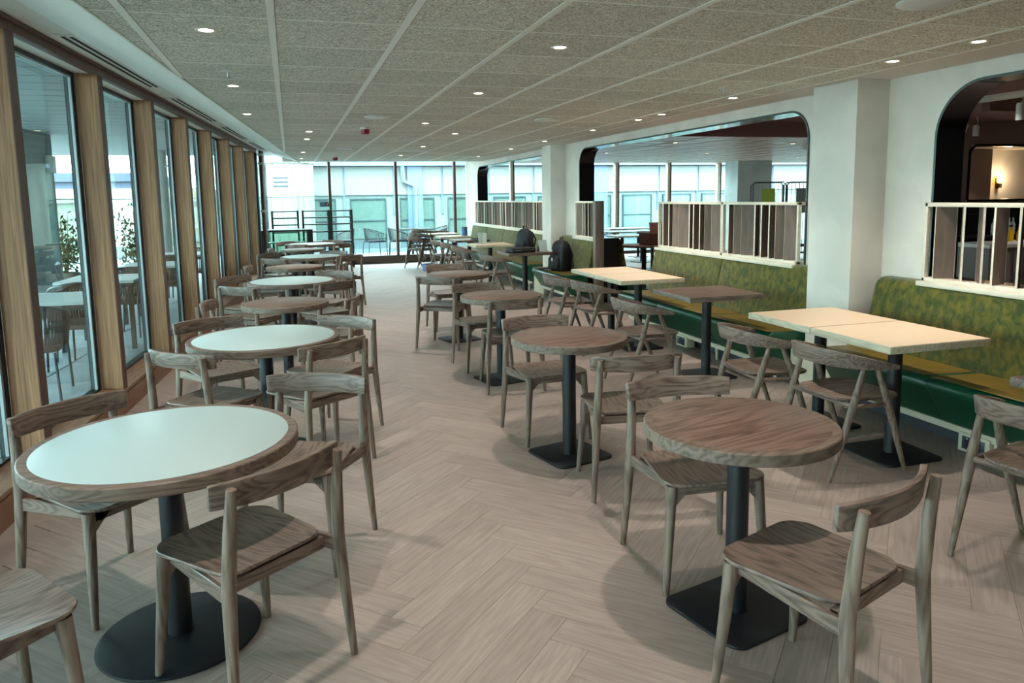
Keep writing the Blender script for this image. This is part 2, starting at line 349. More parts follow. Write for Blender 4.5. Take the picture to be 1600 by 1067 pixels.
def tile_mesh(poly, c):
    pts = [Vector((p[0]-c[0], p[1]-c[1])) for p in poly]; n = len(pts); ct = sum(pts, Vector((0, 0)))/n
    ins = [p+(ct-p).normalized()*.006 for p in pts]
    q = MB(); q.add([(p.x,p.y,.014) for p in pts]+[(p.x,p.y,-.003) for p in pts]+[(p.x,p.y,-.007) for p in ins],
        [tuple(range(n))]+[(i,(i+1)%n,n+(i+1)%n,n+i) for i in range(n)]+[(n+i,n+(i+1)%n,2*n+(i+1)%n,2*n+i) for i in range(n)]+[tuple(range(2*n,3*n))])
    return q
shared = {}
g1, g2 = .0175, .004
for i in range(-3, 7):
    xa, xb = CX0+i*TS, CX0+(i+1)*TS
    xb2 = min(xb, CR)
    if xa > CR-.05: continue
    for j in range(-5, 22):
        ya, yb = CY0+j*TS, CY0+(j+1)*TS; yb2 = min(yb, CEND)
        if ya > CEND-.05: continue
        P4 = [(xa+g1,ya+g2),(xb2-(g1 if xb2 == xb else .004),ya+g2),(xb2-(g1 if xb2 == xb else .004),yb2-g2),(xa+g1,yb2-g2)]
        pc = clip(P4)
        if len(pc) < 3: continue
        full = len(pc) == 4 and all((Vector(a)-Vector(b_)).length < 1e-6 for a, b_ in zip(pc, P4)) and xb2 == xb and yb2 == yb
        c = ((xa+xb)/2, (ya+yb)/2)
        if full and 'f' in shared:
            o = bpy.data.objects.new('tile', shared['f']); COL.objects.link(o); o.parent = ceiling
        else:
            o = tile_mesh(pc, c).build('tile', 'wood_wool', ceiling, smooth=0)
            if full: shared['f'] = o.data
        o.location = (c[0], c[1], CZ)
for i in range(-2, 7):
    x = CX0+i*TS
    y0 = -3.0; y1 = min(CEND, (x-UE)/SL) if x < .25 else CEND
    if y1 > y0 and x < CR: part('grid_bar', 'grid_bar', ceiling, (x-.017, x+.017, y0, y1, CZ-.0095, CZ+.02))
for j in range(-5, 22):
    y = CY0+j*TS
    if y < CEND: part('cross_bar', 'grid_bar', ceiling, (UE+SL*y, CR, y-.006, y+.006, CZ-.009, CZ+.02))
part('edge_trim', 'grid_bar', ceiling, (CR-.004, CR+.02, -3, CEND, CZ-.008, CZ+.03))
# plaster strip between tiles and wall
S(part('trim_1', 'plaster_soffit', None, (CR+.015, 4.31, -3.2, CEND+.03, CZ+.004, CZ+.05)), 'plain plaster strip between ceiling tiles and right wall', 'soffit')
# window-side soffit: sloping band, flat band
q = MB(); y0, y1 = -3.2, 17.4
def profsweep(prof, y0, y1, mi=0):
    return [[W(u, y0, z) for u, z in prof], [W(u, y1, z) for u, z in prof]]
q.loft(profsweep([(UE,CZ-.01),(UE-.012,CZ-.01),(-1.505,2.545),(-1.505,2.60),(UE,2.60)], y0, y1))
sof = S(q.build('trim_2', 'soffit_white', smooth=0), 'white plaster soffit sloping up towards the windows', 'soffit')
q = MB(); wbox(q, -1.95, -1.5, y0, y1, 2.56, 2.60); q.build('flat_band', 'soffit_white', sof)
for (ya, yb, nth) in ((5.0, 7.1, 'fourth'), (7.75, 9.95, 'third'), (10.6, 12.7, 'second'), (13.3, 15.2, 'first')):
    e0 = empty('slot_diffuser', W(-1.58, ya, 2.56), 0, 'white linear slot diffuser in the window soffit, %s from the black corner post' % nth, 'air vent', 'slot diffusers along the window soffit')
    L_ = yb-ya
    def lb(u0, u1, y0_, y1_, z0, z1, nm, mt):
        q = MB(); q.hexa([(u+SL*y_, y_, z0) for u, y_ in ((u0,y0_),(u1,y0_),(u1,y1_),(u0,y1_))], [(u+SL*y_, y_, z1) for u, y_ in ((u0,y0_),(u1,y0_),(u1,y1_),(u0,y1_))]); q.build(nm, mt, e0)
    lb(-.06, .06, 0, L_, -.004, .001, 'face_plate', 'soffit_white'); lb(-.075, -.06, 0, L_, -.006, .001, 'edge_strip', 'grid_bar'); lb(.06, .072, 0, L_, -.006, .001, 'edge_strip', 'frame_silver')
    for k in (-.028, .018): lb(k-.011, k+.011, .05, L_-.05, -.0055, -.003, 'slot', 'dark_void')

# ------------------------------------------------------------------ left window wall
wl = empty('wall_left'); S(wl, 'window wall of deep oak posts over a low wooden skirt', 'wall')
UF = -1.72; FY = [4.67+1.46*k for k in range(-4, 8)]
TH, DP = .095, .15
for y in FY:
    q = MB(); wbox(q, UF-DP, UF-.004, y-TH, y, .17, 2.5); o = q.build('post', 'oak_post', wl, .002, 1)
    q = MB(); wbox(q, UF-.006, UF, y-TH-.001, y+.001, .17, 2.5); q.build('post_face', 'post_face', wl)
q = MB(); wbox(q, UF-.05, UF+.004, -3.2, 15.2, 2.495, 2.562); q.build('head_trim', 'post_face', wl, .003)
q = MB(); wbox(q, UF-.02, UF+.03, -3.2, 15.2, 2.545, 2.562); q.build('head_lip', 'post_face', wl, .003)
q = MB(); wbox(q, UF-DP-.06, UF-.05, -3.2, 15.2, 2.5, 2.56); q.build('head_panel', 'soffit_white', wl)
q = MB(); q.loft(profsweep([(UF-DP-.04,.21),(UF+.005,.185),(UF+.005,.16),(UF-DP-.04,.16)], -3.2, 15.2)); q.build('sill', 'sill_wood', wl, smooth=0)
q = MB(); wbox(q, UF-.03, UF-.012, -3.2, 15.2, .145, .165); q.build('shadow_gap', 'dark_void', wl)
for k in range(-4, 8):
    ya = 4.67+1.46*(k-1); q = MB(); wbox(q, UF-.04, UF, ya+.002, ya+1.458, .0, .15); q.build('skirt_panel', 'skirt', wl, .002, 1)
q = MB(); wbox(q, -1.95, -1.72, -3.2, FY[0]-TH, 0, 2.6); q.build('end_panel', 'plaster', wl)
q = MB(); wbox(q, -2.0, -1.74, FY[-1]+.35, 18.6, 0, .0+.15); q.build('end_skirt', 'skirt', wl)
UG = UF-DP-.03
for n, y in enumerate(FY[1:]):
    ya, yb = y-1.46, y-TH
    wi = S(empty('window_%d' % (n+1), W(UG, (ya+yb)/2, .2)), 'tall clear window pane between two oak posts, bay %d' % (n+1), 'window')
    c = Vector(W(UG, (ya+yb)/2, .2))
    def wb(u0, u1, y0_, y1_, z0, z1, nm, mt):
        q = MB(); wbox(q, u0, u1, y0_, y1_, z0, z1); q.v = [tuple(Vector(v)-c) for v in q.v]; return q.build(nm, mt, wi)
    wb(UG-.003, UG+.003, ya, yb, .2, 2.5, 'pane', 'glass_left')
    for (a, b_) in ((ya, ya+.03), (yb-.03, yb)): wb(UG-.03, UG+.03, a, b_, .19, 2.5, 'frame_stile', 'frame_black')
    for (a, b_) in ((.195, .22), (2.475, 2.5)): wb(UG-.03, UG+.03, ya, yb, a, b_, 'frame_rail', 'frame_black')
    wb(UG+.004, UG+.02, yb-.055, yb-.03, .21, 2.48, 'bead', 'frame_silver'); wb(UG+.004, UG+.02, ya+.03, yb-.03, 2.462, 2.475, 'bead', 'frame_silver')
# dark end post of the glazing corner
q = MB(); wbox(q, -2.05, -1.78, 15.35, 15.75, 0, 2.5); wbox(q, -1.8, -1.72, 15.2, 15.35, 0, 2.5)
S(q.build('trim_3', 'frame_black', bevel=.004), 'black corner post with fittings at the end of the oak posts', 'post')
q = MB(); wbox(q, -1.72, -1.66, 15.6, 15.95, 0, 2.56); S(q.build('trim_4', 'plinth', bevel=.004), 'dark maroon door edge beside the black corner post', 'post')
for z_ in (2.45, 2.28, 1.35):
    q = MB(); wbox(q, -1.72, -1.62, 15.45, 15.5, z_, z_+.05); tag(q.build('door_closer_bracket', 'white_metal', bevel=.004), 'small pale metal bracket on the black corner post', 'bracket', 'brackets on the black corner post')

# ------------------------------------------------------------------ far glazing
FW = 18.4; FT = 2.72
wf = S(empty('window_20', (2, FW, 0)), 'floor-to-ceiling end glazing with thin maroon mullions', 'window')
def fpart(nm, mt, x0, x1, y0, y1, z0, z1, bevel=0): 
    q = MB().box(x0-2, x1-2, y0-FW, y1-FW, z0, z1); return q.build(nm, mt, wf, bevel)
XM = [-.52, .945, 2.53, 4.0]
for a, b_ in zip(XM, XM[1:]): fpart('pane', 'glass_far', a+.03, b_-.03, FW-.004, FW+.004, .19, FT)
for x in XM: fpart('mullion', 'mullion', x-.032, x+.032, FW-.06, FW+.05, .18, FT, .004)
fpart('head', 'soffit_white', -.6, 4.4, FW-.06, FW+.06, FT, 2.79)
fpart('plinth', 'plinth', -.6, 4.31, FW-.07, FW+.07, 0, .19, .004)
fpart('side_pane', 'glass_side', 4.03, 4.42, FW-.12, FW-.11, .19, FT)
q = MB(); wbox(q, -1.9, -1.86, 15.8, 18.4, .2, 2.6); S(q.build('window_21', 'glass_far'), 'clear side glass beside the display counter', 'window')
# notice stuck on the glass
sg = empty('window_notice', (.81, FW-.008, 1.47), 0, 'small grey notice with white mark stuck on the end glazing', 'sign')
part('notice_panel', 'sign_grey', sg, (-.115, .115, 0, .003, -.055, .055)); part('notice_dark', 'metal_dark', sg, (.01, .105, -.001, .001, -.045, .045))
MB().tube([(.03, -.002, 0), (.05, -.002, -.025), (.09, -.002, .03)], .008, 6).build('tick_mark', 'label_white', sg)

# ------------------------------------------------------------------ right wall with rounded openings
WX0, WX1 = 4.31, 4.53
OP2 = rpoly([(5.45,.95),(8.03,.95),(8.03,.004),(9.84,.004),(9.84,.95),(10.74,.95),(10.74,2.3),(5.45,2.3)], [0,0,0,0,0,0,.26,.26], 10)
OP1 = rpoly([(12.0,.95),(17.2,.95),(17.2,2.3),(12.0,2.3)], [0,0,.26,.26], 10)
OP3 = rpoly([(-2.2,.95),(4.145,.95),(4.145,2.3),(-2.2,2.3)], [0,0,.36,.36], 12)
outer = [(-3.2,0),(18.5,0),(18.5,2.79),(-3.2,2.79)]
def holed(q, outer, holes, x0, x1):
    loops = [outer]+holes; tri = tessellate_polygon([[Vector((a, b_, 0)) for a, b_ in l] for l in loops]); fl = [p for l in loops for p in l]
    n = len(fl); vs = [(x0,a,b_) for a, b_ in fl]+[(x1,a,b_) for a, b_ in fl]
    fs = [tuple(t_) for t_ in tri]+[tuple(i+n for i in reversed(t_)) for t_ in tri]; k = 0
    for l in loops:
        m_ = len(l); fs += [(k+i, k+(i+1)%m_, n+k+(i+1)%m_, n+k+i) for i in range(m_)]; k += m_
    return q.add(vs, fs)
S(holed(MB(), outer, [OP3, OP2, OP1], WX0, WX1).build('wall_right', 'plaster', smooth=0), 'pale plaster wall with three round-cornered openings', 'wall')
def lining(n, loop, label):
    # black steel liner following an opening
    m_ = len(loop); P = [Vector(p) for p in loop]; ins = []
    for i in range(m_):
        a, b_ = (P[i]-P[i-1]), (P[(i+1) % m_]-P[i])
        if a.length < 1e-6: a = b_
        if b_.length < 1e-6: b_ = a
        nrm = (Vector((-a.y, a.x)).normalized()+Vector((-b_.y, b_.x)).normalized())
        nrm = nrm.normalized()/max(.5, nrm.length/2); ins.append(P[i]+nrm*.018)
    q = MB(); xs = (WX0-.012, WX1+.012)
    vs = [(x, p.x, p.y) for x in xs for l in (P, ins) for p in l]; K = m_
    fs = []; ms = []
    for i in range(m_):
        j = (i+1) % m_
        fs += [(i, j, K+j, K+i), (2*K+i, 3*K+i, 3*K+j, 2*K+j), (K+i, K+j, 3*K+j, 3*K+i), (i, 2*K+i, 2*K+j, j)]; ms += [1, 1, 0, 0]
    q.v = vs; q.f = fs; q.m = ms
    S(q.build('trim_%d' % n, ['lining_black', 'lining_edge'], smooth=25), label, 'opening liner')
lining(5, OP1, 'glossy black steel liner of the wall opening nearest the end glazing'); lining(6, OP2, 'glossy black steel liner of the opening between the two pillars'); lining(7, OP3, 'glossy black steel liner of the opening towards the bar')
S(MB().box(4.02, WX0+.01, 4.58, 5.06, 0, CZ+.01).build('trim_8', 'plaster', bevel=.004), 'square plaster pillar between the bar opening and the middle opening', 'pillar')
S(MB().box(4.05, WX0+.01, 11.35, 11.78, 0, CZ+.01).build('trim_9', 'plaster', bevel=.004), 'square plaster pillar beside the short bench with the backpack', 'pillar')
S(MB().prism([(-4,-3.4),(17.2,-3.4),(17.2,-3.2),(-4,-3.2)], 0, 3).build('wall_back', 'plaster'), 'plain plaster wall at the near end of the room', 'wall')

# ------------------------------------------------------------------ slatted screens
def screen(y0, y1, label, zb=.955, zt=1.5, xc=4.27, seed=1, ang=(-.7, .35, -.55, .75, .3)):
    L_ = y1-y0; e0 = empty('slatted_screen', (xc, (y0+y1)/2, zb), 0, label, 'screen', 'slatted screens above the benches'); h = zt-zb
    part('top_rail', 'screen_frame', e0, (-.045, .045, -L_/2, L_/2, h-.028, h), bevel=.003)
    part('bottom_rail', 'screen_frame', e0, (-.045, .045, -L_/2, L_/2, 0, .028), bevel=.003)
    part('sill_strip', 'screen_frame', e0, (-.095, .04, -L_/2, L_/2, -.03, .004), bevel=.003)
    for s_ in (-1, 1): part('stile', 'screen_frame', e0, (-.045, -.01, s_*(L_/2-.011)-.011, s_*(L_/2-.011)+.011, 0, h), bevel=.003)
    rs = random.Random(seed); n = max(2, round(L_/.135)); first = None
    for i in range(1, n):
        y = -L_/2+i*L_/n
        if first is None:
            q = MB().box(-.066, .066, -.006, .006, .028, h-.028, 0).box(-.0672, -.0655, -.0065, .0065, .028, h-.028, 1).box(.0655, .0672, -.0065, .0065, .028, h-.028, 1)
            first = q.build('slat', ['slat_face', 'screen_frame'], e0); o = first
        else: o = bpy.data.objects.new('slat', first.data); COL.objects.link(o); o.parent = e0
        o.location = (0, y, 0); o.rotation_euler.z = ang[(i*7+seed) % len(ang)]+rs.uniform(-.08, .08)
    return e0
screen(6.655, 8.02, 'pale slatted screen on the middle bench, the half nearer the passage', seed=3)
screen(5.46, 6.65, 'pale slatted screen on the middle bench, the half beside the pillar', seed=8)
screen(9.9, 10.73, 'short pale slatted screen behind the backpack bench', seed=5)
screen(12.01, 14.6, 'pale slatted screen on the long bench, half beside the pillar', seed=6); screen(14.61, 17.18, 'pale slatted screen on the long bench, half nearest the end glazing', seed=7)
screen(2.62, 4.12, 'pale slatted screen in front of the bar', seed=12, ang=(.75, .2, -.5, .85, .6)); screen(1.1, 2.61, 'pale slatted screen in front of the bar, next section', seed=13, ang=(.75, .2, -.5, .85, .6))
tag(part('screen_end_panel', 'slat_face', None, (4.17, 4.305, 9.80, 9.895, 0, 1.505), bevel=.003), 'tall taupe end panel of the short screen at the passage', 'panel')

# ------------------------------------------------------------------ banquettes
def bench(y0, y1, label, nback, nseat, mirror=None, outs=()):
    e0 = empty('banquette', (3.86, (y0+y1)/2, 0), 0, label, 'banquette', 'green banquettes along the wall'); c = Vector((3.86, (y0+y1)/2, 0))
    def fix(q): q.v = [tuple(Vector(((mirror-v[0]) if mirror else v[0], v[1], v[2]))-c) for v in q.v]; return q
    def cushion(prof, a, b_, rnd, nm, mt, kk=4):
        # profile in x,z swept along y with pinched rounded ends
        pc = Vector((sum(p[0] for p in prof)/len(prof), sum(p[1] for p in prof)/len(prof))); rings = []
        st = [(0, .0), (.12, .45), (.35, .75), (.65, .93), (1, 1)]
        def ring(y, s_):
            sh = rnd*.55*(1-s_); out = []
            for p in prof:
                d = Vector(p)-pc; l = d.length
                out.append((pc.x+d.x*(1-sh/l), y, pc.y+d.y*(1-sh/l)))
            return out
        for t_, s_ in st: rings.append(ring(a+t_*rnd, s_))
        for t_, s_ in reversed(st): rings.append(ring(b_-t_*rnd, s_))
        q = MB(); q.loft(rings); fix(q).build(nm, mt, e0, smooth=55)
    SP = rpoly([(3.86,.155),(3.90,.155),(4.08,.40),(4.08,.435),(3.74,.452),(3.665,.45)], [.01,.01,.01,.01,.02,.05], 5)
    SP = rpoly([(3.845,.155),(4.10,.155),(4.10,.44),(3.65,.452)], [.03,.0,.01,.055], 6)
    for i in range(nseat):
        a = y0+(y1-y0)*i/nseat; b_ = y0+(y1-y0)*(i+1)/nseat
        cushion(SP, a+.001, b_-.001, .012, 'seat_front', 'leather_green')
        q = MB(); q.loft([[(3.705,a+.02,.4525),(4.12,a+.02,.441),(4.12,b_-.02,.441),(3.705,b_-.02,.4525)],[(3.715,a+.03,.4565),(4.12,a+.03,.445),(4.12,b_-.03,.445),(3.715,b_-.03,.4565)]]); fix(q).build('seat_top', 'leather_olive', e0, smooth=0)
    BP = rpoly([(4.08,.40),(4.30,.40),(4.30,.955),(4.185,.955)], [.03,.0,.02,.075], 7)
    for i in range(nback):
        a = y0+(y1-y0)*i/nback; b_ = y0+(y1-y0)*(i+1)/nback
        cushion(BP, a+.002, b_-.002, .05, 'back_cushion', 'velvet')
    q = MB().box(3.84, 3.875, y0, y1, .115, .155); fix(q).build('base_rail', 'bench_rail', e0, .003)
    q = MB().box(3.98, 4.28, y0, y1, .0, .155); fix(q).build('kick_board', 'kick_dark', e0)
    k = max(2, round((y1-y0)/1.15)+1)
    for i in range(k):
        y = y0+.12+(y1-y0-.24)*i/(k-1)
        q = MB().tube([(3.862,y,0),(3.862,y,.118)], [.011,.018], 10); fix(q).build('leg', 'bench_rail', e0)
    return e0
bench(.6, 4.5, 'green banquette in front of the bar, on the bar side of the pillar', 2, 4)
bench(5.1, 8.02, 'green banquette with two back cushions between pillar and passage', 2, 3)
bench(9.9, 11.3, 'short green banquette with a black backpack on it', 1, 2)
bench(11.82, 17.3, 'long green banquette running to the end glazing', 4, 5)
bench(9.95, 11.3, 'dark green bench back to back with the short banquette, in the next room', 1, 1, mirror=8.84)
tag(part('pillar_plinth', 'bench_rail', None, (3.90, 4.05, 4.52, 5.08, 0, .36), bevel=.004), 'pale boxed plinth at the foot of the pillar between benches', 'plinth')
tag(part('pillar_plinth', 'bench_rail', None, (3.90, 4.06, 11.31, 11.81, 0, .36), bevel=.004), 'pale boxed plinth at the foot of the pillar beside the backpack bench', 'plinth')
def outlet(y, label, x=3.83):
    e0 = empty('power_outlet', (x, y, .0), 0, label, 'outlet', 'power outlets under the benches')
    part('box', 'bench_rail', e0, (0, .1, -.105, .105, .015, .132), bevel=.004); pl = part('plate', 'socket_blue', e0, (-.005, .002, -.075, .075, .035, .112), bevel=.002)
    for s_ in (-.038, .038):
        for z_ in (.06, .088): part('socket', 'frame_black', pl, (-.0075, -.004, s_-.013, s_+.013, z_-.009, z_+.009))
        part('switch', 'white_metal', pl, (-.009, -.004, s_-.006, s_+.006, .098, .106))
outlet(3.29, 'pale boxed power outlet under the bench facing the bar-side tables'); outlet(6.74, 'pale boxed power outlet under the middle bench'); outlet(10.05, 'pale boxed power outlet under the backpack bench')

# ------------------------------------------------------------------ chairs
def seat_mesh(out, zt, dish, th):
    c = Vector((sum(p[0] for p in out)/len(out), sum(p[1] for p in out)/len(out)))
    def ring(s_, z): return [(c.x+(p[0]-c.x)*s_, c.y+(p[1]-c.y)*s_, z) for p in out]
    q = MB(); q.loft([ring(.05, zt-th-.004), ring(.6, zt-th-.004), ring(.93, zt-th), ring(.985, zt-th*.6), ring(1, zt-th*.3), ring(.985, zt), ring(.9, zt-dish*.25), ring(.65, zt-dish*.8), ring(.35, zt-dish), ring(.04, zt-dish)])
    return q
def dining_chair():
    e0 = empty('dining_chair')
    out = rpoly([(-.19,-.195),(.19,-.195),(.225,.205),(-.225,.205)], [.07,.07,.075,.075], 7)
    out = [(x, y+(.018*(1-(x/.22)**2) if y > .1 else 0)) for x, y in out]
    seat_mesh(out, .458, .011, .02).build('seat', 'ash_y', e0, smooth=60)
    # curved backrest
    rings = []
    for i in range(17):
        x = -.243+.486*i/16; y = -.262+.058*(x/.243)**2; sl = 2*.058*x/.243**2
        n_ = Vector((-sl, 1)).normalized(); h = .088-.010*(abs(x)/.243)**3; zc = .727
        R_ = []
        for (a, b_) in ((-.011,-h/2),(.011,-h/2),(.011,h/2),(-.011,h/2)):
            tilt = -.10*b_; R_.append((x+n_.x*(a+tilt), y+n_.y*(a+tilt), zc+b_))
        rings.append(R_)
    q = MB(); q.loft(rings); q.build('backrest', 'ash_x', e0, .006, 2, smooth=40)
    for s_ in (-1, 1):
        MB().tube([(s_*.238,-.262,0),(s_*.224,-.245,.25),(s_*.214,-.234,.44),(s_*.206,-.246,.62),(s_*.203,-.262,.755)], [.013,.019,.0225,.0205,.0155], 12).build('leg', 'ash_z', e0, smooth=60)
        o = MB().tube([(s_*.218,.192,0),(s_*.198,.172,.25),(s_*.186,.16,.44)], [.013,.0195,.023], 12).build('leg', 'ash_z', e0, smooth=60)
        q = MB().hexa([(s_*.205,-.235,.385),(s_*.222,-.235,.385),(s_*.176,.165,.405),(s_*.158,.165,.405)], [(s_*.205,-.235,.437),(s_*.222,-.235,.437),(s_*.176,.165,.442),(s_*.158,.165,.442)]); q.build('side_rail', 'ash_y', e0, .003, 1)
        q = MB(); pz = [(s_*.186,.16,.345),(s_*.186,.16,.432),(s_*.10,.16,.432)]
        q.add([(x,.149,z) for x,_,z in pz]+[(x,.171,z) for x,_,z in pz], [(0,1,2),(5,4,3),(0,3,4,1),(1,4,5,2),(2,5,3,0)]); q.build('corner_bracket', 'ash_z', e0)
    part('front_rail', 'ash_x', e0, (-.18, .18, .149, .171, .40, .436)); part('rear_rail', 'ash_x', e0, (-.185, .185, -.19, -.168, .395, .436))
    return e0
def armchair():
    e0 = empty('armchair')
    out = rpoly([(-.2,-.2),(.2,-.2),(.235,.215),(-.235,.215)], [.12,.12,.07,.07], 7)
    seat_mesh(out, .452, .016, .022).build('seat', 'ash_y', e0, smooth=60)
    rings = []; n = 28
    for i in range(n+1):
        t_ = -1+2*i/n; a = t_*math.radians(112); k = abs(t_)
        x = .268*math.sin(a); y = -.02-.25*math.cos(a)+ (.03*(k-.75)*4 if k > .75 else 0)
        if k > .82: x = math.copysign(.268*math.sin(math.radians(112*.82))+.012*(k-.82)*5, t_)
        nx, ny = math.sin(a), -math.cos(a)
        h = .072*(1-k**2.2)+.024; th = .010+.010*k**2; zc = .688-.060*k**1.6
        lean = .25*(1-k)
        R_ = []
        for (u, v) in ((-th,-h/2),(th,-h/2),(th,h/2),(-th,h/2)):
            o_ = u+v*lean; R_.append((x+nx*o_, y+ny*o_, zc+v))
        rings.append(R_)
    q = MB(); q.loft(rings); q.build('crest_rail', 'ash_x', e0, .005, 2, smooth=45)
    for s_ in (-1, 1):
        MB().tube([(s_*.235,.245,0),(s_*.245,.13,.3),(s_*.25,.075,.44),(s_*.248,-.005,.632)], [.0115,.0195,.0215,.014], 12).build('leg', 'ash_z', e0, smooth=60)
        MB().tube([(s_*.225,-.275,0),(s_*.236,-.185,.3),(s_*.242,-.145,.44),(s_*.246,-.085,.645)], [.0115,.0195,.0215,.014], 12).build('leg', 'ash_z', e0, smooth=60)
        q = MB().tube([(s_*.237,-.15,.415),(s_*.247,.085,.415)], .013, 8); q.build('side_rail', 'ash_y', e0)
    MB().tube([(-.242,.08,.418),(.242,.08,.418)], .014, 8).build('cross_rail', 'ash_x', e0); MB().tube([(-.238,-.15,.418),(.238,-.15,.418)], .014, 8).build('cross_rail', 'ash_x', e0)
    return e0
DC = dining_chair(); AC = armchair(); used = set()
def put(proto, x, y, ang, label, group, cat='chair', z=0):
    o = copy_tree(proto) if proto in used else proto
    used.add(proto); o.location = (x, y, z); o.rotation_euler.z = ang; tag(o, label, cat, group); return o
def chair_bk(mx, my, ang, face, label, group):
    """mx,my: mid of the backrest ends; ang: direction of backrest (deg); face +1/-1 picks the side it faces"""
    a = math.radians(ang); nx, ny = -math.sin(a)*face, math.cos(a)*face
    rot = math.atan2(ny, nx)-math.pi/2
    put(DC, mx+nx*.205, my+ny*.205, rot, label, group)
ORD = {1:'first', 2:'second', 3:'third', 4:'fourth', 5:'fifth', 6:'sixth', 7:'seventh', 8:'eighth'}
GW = 'ash dining chairs at the window tables'; GM = 'ash dining chairs at the aisle tables'
def lw(n, side, look): return 'ash chair, %s side of %s window table from display counter, %s' % (side, ORD[n], look)
FC, BC_ = 'facing the counter', 'back to counter'
for a in [(-.082,2.376,38.8,1,lw(8,'aisle',FC)), (.076,3.498,-24,-1,lw(8,'aisle',BC_)), (-.904,3.366,45,-1,lw(8,'window',BC_)),
          (-.609,4.353,-40,1,lw(7,'window',FC)), (.198,4.359,36.4,1,lw(7,'aisle',FC)), (-.58,5.494,27,-1,lw(7,'window',BC_)), (.333,5.224,-43,-1,lw(7,'aisle',BC_)),
          (-.498,7.516,-38,1,lw(5,'window',FC)), (-.62,8.536,45,-1,lw(5,'window',BC_)), (.393,7.558,32,1,lw(5,'aisle',FC)), (.455,8.682,-34,-1,lw(5,'aisle',BC_)),
          (-.228,10.95,-38,1,lw(3,'window',FC)), (-.33,12.05,45,-1,lw(3,'window',BC_)), (.80,11.1,38,1,lw(3,'aisle',FC)), (.63,12.1,-32,-1,lw(3,'aisle',BC_)),
          (.089,14.3,-34,1,lw(1,'window',FC)), (-.10,15.3,45,-1,lw(1,'window',BC_)), (.799,15.28,-30,-1,lw(1,'aisle',BC_)), (.87,14.1,38,1,lw(1,'aisle',FC))]:
    chair_bk(*a, GW)
for (mx, my, ang, f_, n, side) in [(-.66,6.45,-98,1,6,'window'), (.46,6.36,74,1,6,'aisle'), (-.52,9.8,-96,1,4,'window'), (.60,9.75,80,1,4,'aisle'), (-.33,13.2,-96,1,2,'window'), (.72,13.15,84,1,2,'aisle')]:
    chair_bk(mx, my, ang, f_, 'ash chair on %s side of the brown %s window table from display counter' % (side, ORD[n]), GW)
put(DC, -.905, 2.27, math.atan2(.6,.8)-math.pi/2, lw(8,'window',FC), GW)
for (mx, my, ang, f_, n, lk) in [(1.571,1.627,20,1,4,'facing the end glazing'), (1.616,2.856,-5.8,-1,4,'back to the end glazing'), (1.681,3.42,-9,1,3,'facing the end glazing'), (1.575,4.736,2.6,-1,3,'back to the end glazing'),
        (1.699,5.669,-4.6,1,2,'facing the end glazing'), (1.671,6.814,2.7,-1,2,'back to the end glazing'), (1.448,7.605,-33,1,1,'facing the end glazing'), (1.801,8.948,1.8,-1,1,'back to the end glazing')]:
    chair_bk(mx, my, ang, f_, 'ash chair at the %s brown aisle table from end glazing, %s' % (ORD[n], lk), GM)
chair_bk(3.55, 18.2, 0, -1, 'ash dining chair tucked between the end glazing and the last bench table', GM)
GA = 'ash armchairs at the bench tables'
for (x, y, a, lb_) in [(3.03,3.47,-88,'low-backed ash armchair at the cream double table, half nearer the bar'), (2.95,4.13,-96,'low-backed ash armchair at the cream double table, half nearer the pillar'),
        (2.99,2.2,-82,'low-backed ash armchair at the brown table between bar and cream double table'), (2.83,5.58,-90,'low-backed ash armchair at the brown table facing the two-cushion bench'),
        (2.99,6.95,-88,'low-backed ash armchair at the second cream double table, half nearer the brown table'), (2.90,7.56,-94,'low-backed ash armchair at the second cream double table, half nearer the passage'),
        (3.0,10.85,-84,'low-backed ash armchair at the table carrying the black bags'), (3.0,12.9,-90,'low-backed ash armchair at the cream table next to the black bags'),
        (3.02,13.95,-92,'low-backed ash armchair at the brown table before the blue canister'), (3.0,14.9,-80,'low-backed ash armchair nearest the stacked armchairs')]:
    put(AC, x, y, math.radians(a), lb_, GA, 'armchair')
for k in range(3):
    put(AC, 2.80+.05*k, 16.75+.03*k, math.radians(-60), 'low-backed ash armchair in the stack by the end glazing, %s' % ('at the bottom', 'in the middle', 'on top')[k], 'stacked ash armchairs', 'armchair', z=.085*k)

# ------------------------------------------------------------------ tables
def round_table(x, y, rad, white, label, group, base='round'):
    e0 = empty('round_table', (x, y, 0), 0, label, 'table', group)
    top = MB().lathe([(rad-.004,.700),(rad,.704),(rad,.741),(rad-.004,.745),(rad-.03,.745)], n=72).build('tabletop', 'rim_wood', e0, smooth=40)
    MB().lathe([(rad-.034,.740),(rad-.034,.7458),(rad-.035,.7462)], n=72).build('inlay', 'laminate_white' if white else 'top_wood', top, smooth=40)
    MB().lathe([(.044,.010),(.042,.03),(.040,.69),(.040,.702)], n=24).build('pole', 'steel_black', e0, smooth=40)
    MB().lathe([(.14,.690),(.14,.701),(.13,.702)], n=24).build('mounting_plate', 'steel_black', e0, smooth=40)
    if base == 'round': MB().lathe([(.28,0),(.282,.004),(.280,.010),(.27,.013),(.05,.016)], n=56).build('base_plate', 'base_black', e0, smooth=40)
    else: MB().prism(rpoly([(-.2,-.2),(.2,-.2),(.2,.2),(-.2,.2)], .055, 7), 0, .012).build('base_plate', 'base_black', e0, .004)
    return e0
GT = 'round tables beside the windows'
